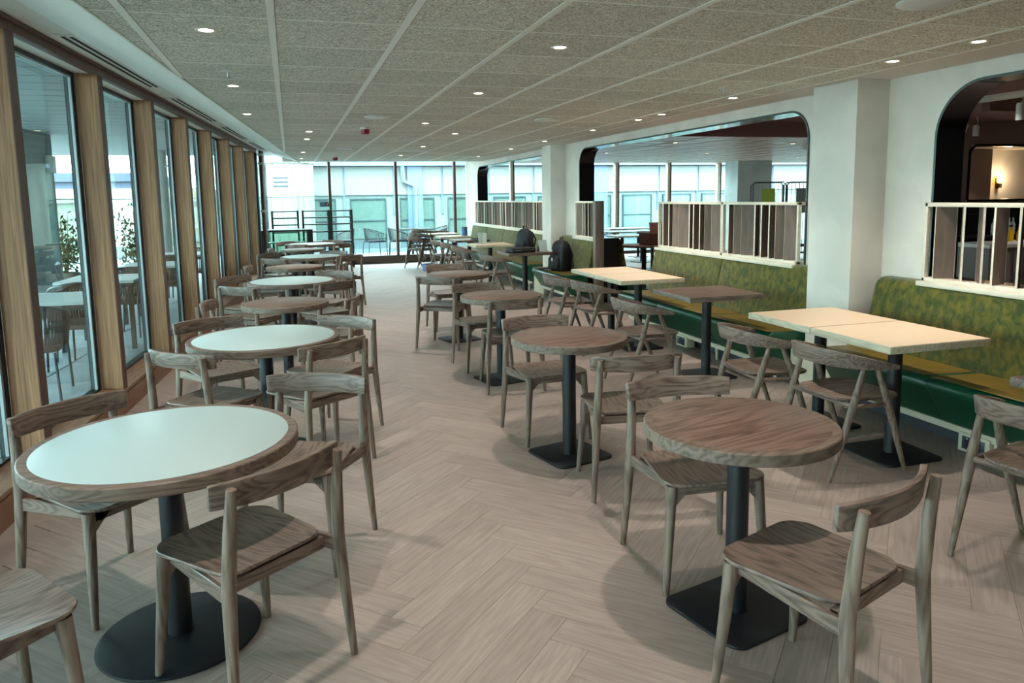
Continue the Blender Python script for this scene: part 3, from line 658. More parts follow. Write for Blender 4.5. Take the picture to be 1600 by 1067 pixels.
for (x, y, rr, wh, n) in [(-.465,2.802,.4525,1,8), (-.189,4.778,.456,1,7), (-.073,6.365,.35,0,6), (-.016,8.087,.45,1,5), (.021,9.81,.35,0,4), (.272,11.493,.45,1,3), (.18,13.2,.35,0,2), (.37,14.75,.45,1,1)]:
    round_table(x, y, rr, wh, ('white-topped round table with dark rim, %s from the display counter' if wh else 'small brown round table beside the windows, %s from the display counter') % ORD[n], GT)
for (x, y, n) in [(1.556,2.303,4), (1.581,4.123,3), (1.709,6.1,2), (1.766,8.039,1)]:
    t_ = round_table(x, y, .351, 0, 'small brown ash round table along the aisle, %s from the end glazing' % ORD[n], 'brown round tables along the aisle', 'sq')
    t_.rotation_euler.z = math.radians(14)
def bench_table(y0, y1, cream, label, x0=3.08, x1=3.785):
    xc, yc = (x0+x1)/2, (y0+y1)/2; e0 = empty('bench_table', (xc, yc, 0), 0, label, 'table', 'square tables along the benches'); hx, hy = (x1-x0)/2, (y1-y0)/2
    top = part('tabletop', 'edge_ply' if cream else 'rim_wood', e0, (-hx, hx, -hy+.001, hy-.001, .703, .744), bevel=.002)
    part('inlay', 'laminate_cream' if cream else 'top_wood', top, (-hx+.008, hx-.008, -hy+.009, hy-.009, .742, .7455))
    MB().lathe([(.044,.010),(.040,.03),(.040,.705)], n=24).build('pole', 'steel_black', e0, smooth=40)
    part('mounting_cross', 'steel_black', e0, (-.2, .2, -.025, .025, .685, .704), (-.025, .025, -.2, .2, .685, .704), bevel=.003)
    MB().prism(rpoly([(-.21,-.21),(.21,-.21),(.21,.21),(-.21,.21)], .055, 7), 0, .012).build('base_plate', 'base_black', e0, .004)
    return e0
bench_table(3.18, 3.83, 1, 'cream square table, half of the double table nearer the bar'); bench_table(3.835, 4.485, 1, 'cream square table, half of the double table beside the pillar')
bench_table(1.82, 2.485, 0, 'brown square table on the bar side of the cream double table'); bench_table(5.28, 5.94, 0, 'single brown square table in front of the two-cushion bench')
bench_table(6.6, 7.27, 1, 'cream square table, half of the second double table beside the brown table'); bench_table(7.275, 7.95, 1, 'cream square table, half of the second double table beside the passage')
bench_table(10.5, 11.16, 0, 'brown square table carrying the black bags'); bench_table(12.55, 13.25, 1, 'cream square table between the black bags and a brown table')
bench_table(14.2, 14.85, 0, 'brown square table between cream tables near the blue canister'); bench_table(15.7, 16.35, 1, 'cream square table with the blue canister'); bench_table(17.0, 17.65, 1, 'cream square table nearest the end glazing')

# ------------------------------------------------------------------ ceiling fittings
def downlight(x, y, w=LAMP_W, zc=None, lit=True):
    z = CZ-.007 if zc is None else zc
    e0 = empty('ceiling_downlight', (x, y, z), 0, 'small round recessed downlight glowing in the tiled ceiling' if zc is None else 'small round downlight added to brighten the rooms beyond the wall openings', 'downlight', 'recessed ceiling downlights' if zc is None else 'added downlights beyond the wall openings')
    MB().lathe([(.034,.004),(.034,-.002),(.048,-.004),(.05,.0),(.05,.004)], n=20).build('bezel', 'lamp_trim', e0)
    MB().lathe([(.001,-.0015),(.033,-.0015),(.033,.003)], n=16).build('lens', 'lamp_glow', e0)
    ld = bpy.data.lights.new('downlight_lamp', 'SPOT'); ld.energy = w; ld.spot_size = math.radians(96); ld.spot_blend = .85; ld.shadow_soft_size = .03; ld.color = (1, .88, .80)
    lo = bpy.data.objects.new('downlight_lamp', ld); COL.objects.link(lo); lo.parent = e0; lo.location = (0, 0, -.012)
XL, XR, XB = -.338, 1.463, 3.68
for y in (.3, 2.1, 3.9, 5.7, 7.5): downlight(XL if y > 4 else XL, y)
for y in (9.3, 10.45, 13.3, 15.3): downlight(.27, y)
for y in (.3, 2.1, 3.93, 5.76, 8.14): downlight(XR, y)
for y in (9.4, 11.77, 14.2): downlight(2.07, y)
for y in (1.4, 3.29, 3.9, 5.66, 6.93, 7.46, 8.73, 10.56, 12.3, 14.6): downlight(XB, y, LAMP_W*.9)
for (x, y) in ((2.68,2.66),(.877,7.555),(2.66,7.58),(.88,12.29)):
    e0 = empty('ceiling_speaker', (x, y, CZ-.007), 0, 'round white ceiling speaker set in a tile', 'speaker', 'round ceiling speakers')
    MB().lathe([(.10,-.012),(.115,-.012),(.125,-.006),(.125,.002),(.10,.002)], n=36).build('rim', 'white_metal', e0); MB().lathe([(.001,-.018),(.06,-.0165),(.10,-.012),(.10,0)], n=36).build('grille', 'white_metal', e0)
for (x, y) in ((.868,8.7),(.874,14.6)):
    e0 = empty('smoke_alarm', (x, y, CZ-.007), 0, 'red fire alarm sounder fixed to the ceiling', 'alarm', 'red ceiling alarms')
    MB().lathe([(.055,0),(.055,-.02),(.05,-.024)], n=24).build('mount', 'white_metal', e0); MB().lathe([(.05,-.02),(.052,-.05),(.042,-.075),(.01,-.08)], n=24).build('sounder', 'red_plastic', e0)
for (x, y) in ((3.285,8.32),(3.244,5.116),(-.326,5.07),(1.46,9.9)):
    e0 = empty('sprinkler_head', (x, y, CZ-.007), 0, 'small white sprinkler head hanging from the ceiling', 'sprinkler', 'ceiling sprinkler heads')
    MB().lathe([(.035,0),(.035,-.004),(.012,-.008)], n=16).build('collar', 'white_metal', e0); MB().lathe([(.008,-.004),(.006,-.04),(.018,-.042),(.018,-.045)], n=12).build('head', 'frame_silver', e0)
for (x0, x1, y0, y1) in ((1.8,2.36,12.72,12.98),(3.2,3.6,14.3,14.6)):
    e0 = empty('ceiling_grille', ((x0+x1)/2, (y0+y1)/2, CZ-.008), 0, 'white louvred air grille in the tiled ceiling', 'air vent', 'louvred ceiling grilles'); hx, hy = (x1-x0)/2, (y1-y0)/2
    part('frame', 'white_metal', e0, (-hx, hx, -hy, -hy+.02, -.008, .002), (-hx, hx, hy-.02, hy, -.008, .002), (-hx, -hx+.02, -hy, hy, -.008, .002), (hx-.02, hx, -hy, hy, -.008, .002))
    for k in range(6): part('louvre', 'white_metal', e0, (-hx+.02, hx-.02, -hy+.03+k*(2*hy-.06)/6, -hy+.03+k*(2*hy-.06)/6+.02, -.006, .001))

# ------------------------------------------------------------------ things on tables and benches
def backpack(name, x, y, z, rz, label, w_=.30, d_=.2, h_=.42, lean=.0):
    e0 = empty(name, (x, y, z), rz, label, 'backpack', None); rings = []
    for t_, sx, sy in ((0,.86,.85),(.04,.98,1),(.3,1.02,1.06),(.6,1,.96),(.85,.86,.74),(.96,.6,.5),(1,.3,.25)):
        base = rpoly([(-w_/2*sx,-d_/2*sy),(w_/2*sx,-d_/2*sy),(w_/2*sx,d_/2*sy),(-w_/2*sx,d_/2*sy)], min(w_*sx,d_*sy)*.3, 4); rings.append([(a, b_+lean*t_, t_*h_) for a, b_ in base])
    q = MB(); q.loft(rings); q.build('body', 'bag_black', e0, smooth=60)
    rings = []
    for t_, s_ in ((.05,.7),(.1,1),(.4,1),(.5,.7)): rings.append([(a*s_, -d_/2*1.02-.0+b_*s_+lean*t_, t_*h_) for a, b_ in rpoly([(-w_*.38,-.045),(w_*.38,-.045),(w_*.38,.04),(-w_*.38,.04)], .03, 4)])
    q = MB(); q.loft(rings); q.build('front_pocket', 'bag_black', e0, smooth=60)
    MB().tube([(-.04,lean,h_*.95),(-.03,lean,h_+.04),(.03,lean,h_+.04),(.04,lean,h_*.95)], .008, 6).build('handle', 'bag_black', e0)
    for s_ in (-1, 1): MB().tube([(s_*.08,d_/2*.8+lean,h_*.85),(s_*.1,d_/2+.05,h_*.5),(s_*.1,d_/2*1.0,h_*.08)], .016, 6, flat=.4).build('strap', 'bag_black', e0)
    return e0
bp1 = backpack('backpack', 3.93, 10.6, .455, math.radians(-75), 'black backpack with white tags standing on the short green bench', .34, .22, .46, .02)
part('tag', 'label_white', bp1, (-.03, .02, -.172, -.16, .25, .33), (.0, .03, -.172, -.16, .15, .2))
MB().tube([(-.1,-.1,.03),(-.2,-.2,.02),(-.3,-.22,.01)], .012, 6, flat=.4).build('loose_strap', 'bag_black', bp1)
backpack('backpack', 3.5, 11.02, .746, math.radians(-60), 'black backpack with looped handle standing on the brown bench table', .26, .18, .34)
e0 = empty('laptop_bag', (3.32, 10.68, .746), math.radians(10), 'flat black padded case lying on the brown bench table', 'bag')
MB().prism(rpoly([(-.2,-.14),(.2,-.14),(.2,.14),(-.2,.14)], .04, 5), 0, .075).build('body', 'bag_black', e0, .02, 3); part('zip_strip', 'bag_grey', e0, (-.17, .17, -.143, -.136, .034, .046)); MB().tube([(-.06,-.14,.05),(-.05,-.19,.05),(.05,-.19,.05),(.06,-.14,.05)], .008, 6).build('handle', 'bag_black', e0)
rs = random.Random(4); q = MB()
for k in range(9):
    a = k*.7; hh = .1+.1*rs.random(); x = .05*math.cos(a); y = .05*math.sin(a)
    q.add([(x,y,0),(x+.05,y+.02,0),(x+.03+.03*rs.random(),y+.05,hh),(x-.03,y+.01,hh*1.1),(x+.01,y+.06,.01)], [(0,1,2,3),(0,3,4),(1,4,2)])
tag(q.build('plastic_bag', 'plastic_clear', loc=(3.32, 13.05, .746), smooth=0), 'crumpled clear plastic bag on the cream bench table', 'bag')
e0 = empty('blue_canister', (3.68, 16.0, .746), 0, 'blue cylindrical canister on a cream bench table', 'canister'); MB().lathe([(.06,0),(.065,.005),(.065,.165),(.06,.17)], n=24).build('body', 'blue_can', e0); MB().lathe([(.066,.168),(.067,.19),(.06,.194)], n=24).build('lid', 'blue_can', e0)
e0 = empty('paper_stand', (3.68, 10.72, .746), math.radians(20), 'pale folded card standing beside the black bags', 'card'); MB().add([(-.08,-.04,0),(.08,-.04,0),(.08,0,.17),(-.08,0,.17),(.08,.04,0),(-.08,.04,0)], [(0,1,2,3),(3,2,4,5)]).build('sheet', 'plastic_clear', e0, smooth=0)
q = MB(); q.lathe([(.06,0),(.075,.01),(.02,.03)], n=10); q.lathe([(.04,.0),(.05,.03),(.01,.05)], (.11,.03,0), 10); q.lathe([(.03,.0),(.04,.025),(.01,.04)], (.2,.0,0), 10)
tag(q.build('dark_scarf', 'bag_black', loc=(3.5, 14.4, .746)), 'small dark bundle lying on the brown bench table', 'bundle')
e0 = empty('storage_tub', (2.86, 15.95, 0), .3, 'dark blue plastic tub on the floor by the stacked armchairs', 'tub'); q = MB(); q.loft([[(x*s_,y*s_,z) for x, y in rpoly([(-.14,-.1),(.14,-.1),(.14,.1),(-.14,.1)], .03, 3)] for s_, z in ((.85,0),(1,.16),(.97,.16),(.83,.01))], caps=False); q.add([(-.115,-.08,.008),(.115,-.08,.008),(.115,.08,.008),(-.115,.08,.008)], [(0,1,2,3)]); q.build('body', 'blue_can', e0)

# ------------------------------------------------------------------ display counter and racks at the end glazing
e0 = empty('display_counter', (-.1, 16.35, 0), 0, 'dark glass-fronted display counter at the end of the window row', 'display counter')
part('base', 'frame_black', e0, (-.48, .52, -.25, .25, 0, .45), bevel=.006); part('top', 'frame_black', e0, (-.5, .54, -.27, .27, .93, .97), bevel=.004)
part('end_post', 'frame_black', e0, (.42, .54, -.27, .27, .45, .95), bevel=.01); part('end_post', 'frame_black', e0, (-.5, -.46, -.27, .27, .45, .95))
part('front_pane', 'glass_side', e0, (-.46, .42, -.26, -.252, .45, .93)); sh = part('shelf', 'frame_silver', e0, (-.46, .42, -.23, .23, .69, .705)); part('back_panel', 'glass_side', e0, (-.46, .42, .23, .245, .45, .93))
rs = random.Random(9)
for k in range(6):
    x = -.55+.13*k
    tag(MB().lathe([(.035,0),(.045,.02),(.05,.06),(.045,.06),(.03,.02)], n=12).build('glass_bowl', 'plastic_clear', loc=(x+.08, 16.3+.05*(k % 2), .451)), 'small pale bowl inside the display counter', 'bowl', 'bowls in the display counter')
def rack(x0, x1, y, label):
    e0 = empty('shelf_rack', ((x0+x1)/2, y, 0), 0, label, 'rack', 'metal racks by the end glazing'); hx = (x1-x0)/2; H_ = 1.345
    for sx in (-1, 1):
        for yy in (-.2, .2): part('post', 'metal_dark', e0, (sx*hx-.02, sx*hx+.02, yy-.02, yy+.02, 0, H_), bevel=.003)
    for z_ in (.3, .62, .85, 1.02, 1.175, 1.325): part('shelf', 'metal_dark', e0, (-hx, hx, -.21, .21, z_-.012, z_+.012))
rack(-.39, .17, 17.75, 'open grey metal rack behind the display counter'); rack(.28, .85, 17.75, 'open grey metal rack, middle one by the end glazing'); rack(.90, 1.37, 17.75, 'open grey metal rack nearest the aisle')

# ------------------------------------------------------------------ next room beyond the openings
S(part('ceiling_2', 'slat_ceiling', None, (4.53, 17, 9.6, 18.5, 2.44, 2.5)), 'pale lined ceiling of the next room', 'ceiling')
c2 = S(part('ceiling_3', 'maroon', None, (4.53, 17, -3.2, 9.6, 2.62, 2.68)), 'dark maroon ceiling over the bar', 'ceiling')
part('downstand', 'maroon', c2, (4.53, 17, 9.55, 9.62, 2.40, 2.68)); part('downstand', 'taupe_wall', c2, (7.6, 17, 6.6, 6.7, 2.46, 2.66))
for k in range(15): part('ceiling_line', 'grid_bar', bpy.data.objects['ceiling_2'], (4.6, 16.9, 9.75+.6*k-.008, 9.75+.6*k+.008, 2.435, 2.442))
for k in range(20): part('ceiling_line', 'grid_bar', bpy.data.objects['ceiling_2'], (4.95+.6*k-.014, 4.95+.6*k+.014, 9.65, 18.3, 2.433, 2.441))
w2 = S(empty('window_22', (10, FW, 0)), 'end glazing of the next room with pale mullions', 'window')
XN = [4.6, 5.51, 6.98, 8.44, 10.0, 11.56, 13.1, 14.6, 16.2]
for a, b_ in zip(XN, XN[1:]): MB().box(a+.04-10, b_-.04-10, -.004, .004, .08, 2.44).build('pane', 'glass_far', w2)
for x in XN: MB().box(x-.05-10, x+.05-10, -.05, .08, 0, 2.46).build('mullion', 'screen_frame', w2, .004); MB().box(x+.02-10, x+.055-10, -.06, -.05, 0, 2.46).build('mullion_edge', 'mullion', w2)
MB().box(-5.4, 6.3, -.05, .05, 0, .08).build('sill', 'plinth', w2)
S(part('trim_10', 'terrace_column', None, (11.45, 12.5, 17.3, 17.9, 0, 2.45)), 'square pale green pillar in the next room', 'pillar')
S(part('wall_far_right', 'taupe_wall', None, (16.9, 17, -3.2, 18.5, 0, 2.7)), 'far taupe wall of the next room', 'wall')
# bar: wall with opening, recess with sconce, counter, bottles
OPB = rpoly([(9.95,1.4),(13.2,1.4),(13.2,2.27),(9.95,2.27)], [0,0,.14,.14], 8)
q = holed(MB(), [(8.9,0),(16.9,0),(16.9,2.66),(8.9,2.66)], [OPB], 8.95, 9.1); q.v = [(v[1], v[0], v[2]) for v in q.v]
bw = S(q.build('wall_bar', 'taupe_wall', smooth=0), 'taupe bar wall with a round-cornered opening', 'wall')
m_ = len(OPB); P = [Vector(p) for p in OPB]; ct = Vector((11.575, 1.835)); q = MB()
ins = [Vector((p.x+math.copysign(.03, ct.x-p.x), p.y+math.copysign(.03, ct.y-p.y))) for p in P]
q.v = [(p.x,y,p.y) for y in (8.93, 9.12) for l in (P, ins) for p in l]
q.f = [f_ for i in range(m_) for f_ in ((i,(i+1)%m_,m_+(i+1)%m_,m_+i),(m_+i,m_+(i+1)%m_,3*m_+(i+1)%m_,3*m_+i))]; q.m = [0]*len(q.f); q.build('opening_liner', 'lining_black', bw, smooth=0)
S(part('wall_bar_back', 'plaster', None, (12.6, 16.9, 11.6, 11.7, 0, 2.5)), 'pale wall seen through the bar opening', 'wall')
S(part('wall_bar_side', 'taupe_wall', None, (9.2, 13.1, 11.25, 11.35, 0, 2.5), (13.0, 13.1, 11.35, 11.6, 0, 2.5)), 'taupe return wall beyond the bar opening', 'wall')
S(part('ceiling_4', 'plaster_soffit', None, (9.1, 16.9, 9.1, 11.7, 2.36, 2.43)), 'pale ceiling behind the bar opening', 'ceiling')
e0 = empty('wall_sconce', (13.66, 11.6, 1.70), 0, 'small glowing amber wall sconce on the pale wall beyond the bar', 'wall lamp')
MB().lathe([(.03,-.09),(.035,-.02),(.03,0)], (0,-.08,0), 12).build('holder', 'sconce_dark', e0); part('back_plate', 'sconce_dark', e0, (-.04, .04, -.02, 0, -.1, .1), bevel=.003); MB().lathe([(.02,0),(.05,.02),(.06,.07),(.045,.12),(.01,.13)], (-.02,-.09,0), 16).build('globe', 'sconce_glow', e0, smooth=60)
ld = bpy.data.lights.new('sconce_lamp', 'POINT'); ld.energy = 7; ld.color = (1, .8, .5); ld.shadow_soft_size = .06; lo = bpy.data.objects.new('sconce_lamp', ld); COL.objects.link(lo); lo.parent = e0; lo.location = (0, -.2, .1)
for x in (10.6, 12.2, 13.6): downlight(x, 10.6, 60, 2.352)
bb = empty('back_bar', (11.6, 8.8, 0), 0, 'dark shelved back bar below the bar opening', 'bar'); part('back_board', 'backboard', bb, (-2.2, 4, .05, .14, 0, 1.38)); part('shelf', 'backboard', bb, (-2.2, 4, -.25, .1, .86, .9)); part('upper_shelf', 'backboard', bb, (-2.2, 4, -.12, .1, 1.2, 1.22))
bc = empty('bar_counter', (10.8, 7.9, 0), 0, 'grey panelled bar counter with a pale top', 'bar'); part('worktop', 'white_metal', bc, (-1.9, 4, -.3, .3, .80, .85), bevel=.004); part('front', 'bar_panel', bc, (-1.85, 4, -.26, .26, 0, .8))
for k in range(30): part('rib', 'bar_panel', bc, (-1.8+.19*k, -1.7+.19*k, -.285, -.255, .05, .78), bevel=.006)
rs = random.Random(2)
def bottle(x, y, z, mt, lab, grp, s_=1):
    e0 = empty('bottle', (x, y, z), 0, lab, 'bottle', grp); MB().lathe([(.034*s_,0),(.036*s_,.01),(.036*s_,.15*s_),(.014*s_,.2*s_),(.012*s_,.26*s_)], n=12).build('glass_body', mt, e0, smooth=50); MB().lathe([(.015*s_,.25*s_),(.015*s_,.285*s_),(.012*s_,.287*s_)], n=10).build('cap', 'frame_black', e0)
for k in range(5): bottle(9.55+.085*k, 8.0+.04*(k % 2), .851, 'bottle_yellow', 'yellow bottle standing on the bar counter behind the slatted screen', 'yellow bottles on the bar', .8)
for k in range(6): bottle(10.15+.075*k, 8.62, .901, 'bottle_white', 'white bottle on the dark back-bar shelf', 'white bottles on the back bar')
for k in range(9): bottle(10.75+.085*k, 8.62, .901, 'bottle_brown', 'brown bottle on the dark back-bar shelf', 'brown bottles on the back bar', .95)
# spotlights over the bar
tr = empty('lighting_track', (6.72, 5.0, 2.45), 0, 'white lighting track under the dark bar ceiling', 'lighting track'); part('rail', 'white_metal', tr, (-.03, .03, -3, 2.4, 0, .06), bevel=.004)
for yy in (-2.5, -.4, 1.9): MB().tube([(0,yy,.05),(0,yy,.175)], .008, 6).build('hanger', 'white_metal', tr)
def spot(x, y, z, tx, ty, lab):
    e0 = empty('track_spotlight', (x, y, z), 0, lab, 'spotlight', 'spotlights over the bar'); MB().tube([(0,0,0),(tx*.3,ty*.3,-.03),(tx*1,ty*1,-.16)], [.036,.042,.042], 16).build('can', 'white_metal', e0); MB().tube([(0,0,0),(.03,0,.03),(0,0,.125 if z > 2.45 else .055)], .006, 6).build('arm', 'white_metal', e0); MB().tube([(tx*1,ty*1,-.159),(tx*1.01,ty*1.01,-.163)], .036, 16).build('lens', 'dark_void', e0)
spot(6.74, 5.52, 2.40, .015, .01, 'white cylindrical spotlight hanging from the lighting track'); spot(9.5, 8.45, 2.50, .0, .0, 'white cylindrical spotlight pointing straight down over the bar'); spot(9.32, 8.45, 2.50, -.1, .0, 'white cylindrical spotlight tilted sideways over the bar')
for (x, y) in ((6.2,11.2),(8.5,11.2),(6.2,14),(8.5,14),(11,13.5),(12,15.6),(6.3,8.2),(6.4,5.6),(7.2,3.2),(8.6,6.0),(10.2,7.2),(11.8,7.2)): downlight(x, y, 60, 2.43 if y > 9.6 else 2.615)  # added lamps that brighten the dark bar and the next room's pillar
# dark table with carton
e0 = empty('round_table', (5.72, 11.35, 0), 0, 'dark round table with a brown carton, beyond the passage', 'table', 'tables in the next room')
MB().lathe([(.39,.71),(.4,.715),(.4,.74),(.39,.745)], n=40).build('tabletop', 'top_wood', e0); MB().lathe([(.04,.01),(.04,.712)], n=16).build('pole', 'steel_black', e0); MB().lathe([(.26,0),(.26,.012),(.04,.016)], n=32).build('base_plate', 'steel_black', e0)
e0 = empty('cardboard_box', (5.86, 11.25, .7455), math.radians(8), 'open brown cardboard carton on the dark round table', 'box')
part('side', 'cardboard', e0, (-.2, .28, -.16, -.15, 0, .2), (-.2, .28, .15, .16, 0, .2), (-.2, -.19, -.16, .16, 0, .2), (.27, .28, -.16, .16, 0, .2), (-.2, .28, -.16, .16, 0, .006))
MB().hexa([(-.2,-.17,.19),(.06,-.17,.19),(.06,-.16,.19),(-.2,-.16,.19)], [(-.19,-.12,.38),(.08,-.12,.38),(.08,-.11,.38),(-.19,-.11,.38)]).build('flap', 'cardboard', e0); MB().hexa([(.27,-.15,.19),(.28,-.15,.19),(.28,.15,.19),(.27,.15,.19)], [(.36,-.15,.23),(.37,-.15,.23),(.37,.15,.23),(.36,.15,.23)]).build('flap', 'cardboard', e0)
def plain_table(x, y, lab):
    e0 = empty('dining_table', (x, y, 0), 0, lab, 'table', 'tables in the next room'); part('tabletop', 'laminate_white', e0, (-.6, .6, -.35, .35, .715, .745), bevel=.003)
    for s_ in (-.35, .35): MB().tube([(s_,0,0),(s_,0,.716)], .035, 12).build('pole', 'steel_black', e0); part('foot', 'steel_black', e0, (s_-.2, s_+.2, -.2, .2, 0, .012))
for (x, y, lb_) in ((7.0,14.2,'white dining table in the next room nearest the carton'), (7.6,15.9,'white dining table in the next room, middle'), (8.2,17.3,'white dining table in the next room beside the glazing')): plain_table(x, y, lb_)

# ------------------------------------------------------------------ rope chairs (terrace and next room)
def rope_chair(mt):
    e0 = empty('rope_chair')
    for s_ in (-1, 1):
        MB().tube([(s_*.26,.26,0),(s_*.25,.24,.4),(s_*.28,.22,.63)], .011, 8).build('leg', 'metal_dark', e0); MB().tube([(s_*.24,-.27,0),(s_*.22,-.24,.4)], .011, 8).build('leg', 'metal_dark', e0)
    MB().prism(rpoly([(-.25,-.24),(.25,-.24),(.26,.25),(-.26,.25)], .08, 5), .40, .45).build('seat', mt, e0, .012)
    q = MB(); n = 40
    def pt(i, z, k):
        t_ = -1+2*i/n; a = t_*math.radians(118); s_ = 1+.16*k
        return Vector((.265*s_*math.sin(a), .02-.27*s_*math.cos(a), z))
    top = []
    for i in range(n+1):
        t_ = abs(-1+2*i/n); zt = .80-.17*t_**1.5; p = pt(i, .43, 0); p2 = pt(i, zt, 1); top.append(p2)
        q.tube([p, p2], .0095, 5, flat=.6)
    q.build('rope_back', mt, e0); MB().tube(top, .014, 8).build('top_rail', 'metal_dark', e0, smooth=60)
    return e0
RC = rope_chair('rope'); RB = rope_chair('rope_brown')
for (x, y, a, lb_) in [(2.2,20.6,-75,'dark rope armchair on the terrace facing right of the middle mullion'), (2.85,20.5,-95,'dark rope armchair on the terrace pushed to the dark terrace table'), (1.38,20.7,80,'dark rope armchair on the terrace behind the racks'), (3.95,20.6,100,'dark rope armchair on the terrace behind the stacked armchairs')]:
    put(RC, x, y, math.radians(a), lb_, 'rope armchairs on the end terrace', 'armchair')
for (x, y, a, lb_) in [(6.3,14.3,-90,'dark rope armchair at the white table nearest the carton'), (7.9,14.3,80,'dark rope armchair across the white table nearest the carton'), (6.9,16.0,-90,'dark rope armchair at the middle white table'), (8.6,15.9,90,'dark rope armchair across the middle white table'), (7.4,17.3,-85,'dark rope armchair by the next-room glazing'), (5.05,12.0,-40,'dark rope armchair beside the carton table'), (6.4,11.0,100,'dark rope armchair behind the carton table')]:
    put(RC, x, y, math.radians(a), lb_, 'rope armchairs in the next room', 'armchair')

# ------------------------------------------------------------------ roll cages in the next room
def roll_cage(x, y, lab, poster):
    e0 = empty('roll_cage', (x, y, 0), math.radians(-30), lab, 'trolley', 'wire roll cages'); H_ = 1.82
    part('deck', 'metal_dark', e0, (-.36, .36, -.3, .3, .14, .18))
    for yy in (-.3, .3):
        MB().tube([(-.36,yy,.16),(-.36,yy,H_-.06),(-.3,yy,H_),(.3,yy,H_),(.36,yy,H_-.06),(.36,yy,.16)], .014, 8).build('end_frame', 'metal_dark', e0)
        for k in range(1, 8): MB().tube([(-.36+.09*k,yy,.18),(-.36+.09*k,yy,H_)], .004, 5).build('wire', 'metal_dark', e0)
    for sx in (-1, 1):
        for sy in (-1, 1): MB().lathe([(.05,-.015),(.055,0),(.05,.015)], (0,0,0), 14).build('wheel', 'rubber', e0, loc=(sx*.3, sy*.24, .06)).rotation_euler.x = math.pi/2
        for sy in (-1, 1): part('wheel_fork', 'metal_dark', e0, (sx*.3-.02, sx*.3+.02, sy*.24-.025, sy*.24+.025, .06, .145))
    part('poster', poster, e0, (-.16, .12, -.318, -.312, 1.1, 1.68))
roll_cage(10.75, 15.0, 'black wire roll cage with a green notice', 'poster_green'); roll_cage(11.75, 15.1, 'black wire roll cage with a grey notice', 'poster_grey')

# ------------------------------------------------------------------ terrace outside the windows
terr = S(MB().prism([(-16,-3.2), W(-1.92,-3.2,0)[:2], W(-1.92,18.5,0)[:2], (17,18.5), (17,24.5), (-16,24.5)], -.14, -.03).build('floor_terrace', 'paver_joint'), 'grey paved roof terrace outside the glazing', 'terrace')
pv = None
for i in range(0, 9):
    for j in range(0, 23):
        y = 3.3+.905*j; u = -2.38-.905*i
        if u < -5.4 and y < 14: continue
        if pv is None: pv = MB().box(-.447, .447, -.447, .447, -.05, -.02).build('paver', 'paver', terr, .004, 1); o = pv
        else: o = bpy.data.objects.new('paver', pv.data); COL.objects.link(o); o.parent = terr
        p = W(u, y, 0); o.location = (p[0], p[1], 0); o.rotation_euler.z = -math.atan(SL)
for i in range(0, 9):
    for j in range(0, 4):
        o = bpy.data.objects.new('paver', pv.data); COL.objects.link(o); o.parent = terr; o.location = (-.0+.905*i, 19.2+.905*j, 0)
q = MB(); wbox(q, -6.2, -1.9, -3.2, 17.8, 2.62, 2.9); ts = S(q.build('ceiling_terrace', 'terrace_soffit'), 'grey boarded soffit over the side terrace', 'ceiling')
for k in range(40):
    q = MB(); wbox(q, -6.1, -1.95, 1.5+.41*k, 1.5+.41*k+.375, 2.59, 2.622); q.build('board', 'terrace_soffit', ts)
S(part('ceiling_terrace_beam', 'terrace_soffit', None, (-6.2, 17, 18.6, 18.9, 2.78, 3.0)), 'grey edge beam above the end glazing', 'beam')
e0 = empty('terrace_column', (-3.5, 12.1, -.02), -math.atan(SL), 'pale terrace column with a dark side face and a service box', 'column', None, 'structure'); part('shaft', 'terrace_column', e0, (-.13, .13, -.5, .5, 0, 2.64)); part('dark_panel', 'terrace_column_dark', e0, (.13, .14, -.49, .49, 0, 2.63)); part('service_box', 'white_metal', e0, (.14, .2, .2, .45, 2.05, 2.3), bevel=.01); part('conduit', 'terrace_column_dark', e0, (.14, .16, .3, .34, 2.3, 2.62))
e0 = empty('terrace_column', (-2.42, 16.2, -.02), -math.atan(SL), 'slim pale round terrace column carrying a camera', 'column', None, 'structure'); MB().lathe([(.13,0),(.13,2.64)], n=24).build('shaft', 'terrace_column', e0, smooth=40)
cm = empty('security_camera', (-2.27, 16.12, 2.28), 0, 'white dome security camera on the slim terrace column', 'camera'); MB().tube([(-.06,0,0),(.05,-.02,.02),(.12,-.04,.0)], [.02,.02,.05], 10).build('arm', 'white_metal', cm); MB().lathe([(.005,-.09),(.05,-.07),(.07,-.02),(.07,.02),(.02,.04)], (.13,-.04,0), 16).build('dome', 'metal_dark', cm, smooth=60)
e0 = empty('terrace_balustrade', W(-5.6, 12, 0), 0, 'tall frameless glass balustrade along the side terrace', 'balustrade')
c = Vector(W(-5.6, 12, 0))
def rb(u0, u1, y0, y1, z0, z1, nm, mt, par=None):
    q = MB(); wbox(q, u0, u1, y0, y1, z0, z1); q.v = [tuple(Vector(v)-c) for v in q.v]; return q.build(nm, mt, e0)
for k in range(8): rb(-5.605, -5.595, 3.0+2.4*k, 5.37+2.4*k, 0, 1.66, 'glass_panel', 'glass_rail')
rb(-5.615, -5.585, 3, 22.2, 1.66, 1.68, 'top_rail', 'facade_frame')
e0 = empty('terrace_balustrade', (4, 22.5, 0), 0, 'tall frameless glass balustrade across the end terrace', 'balustrade')
for k in range(9): part('glass_panel', 'glass_rail', e0, (-8+2.4*k, -5.63+2.4*k, -.005, .005, -.03, 1.66))
part('top_rail', 'facade_frame', e0, (-8, 13, -.015, .015, 1.66, 1.68))
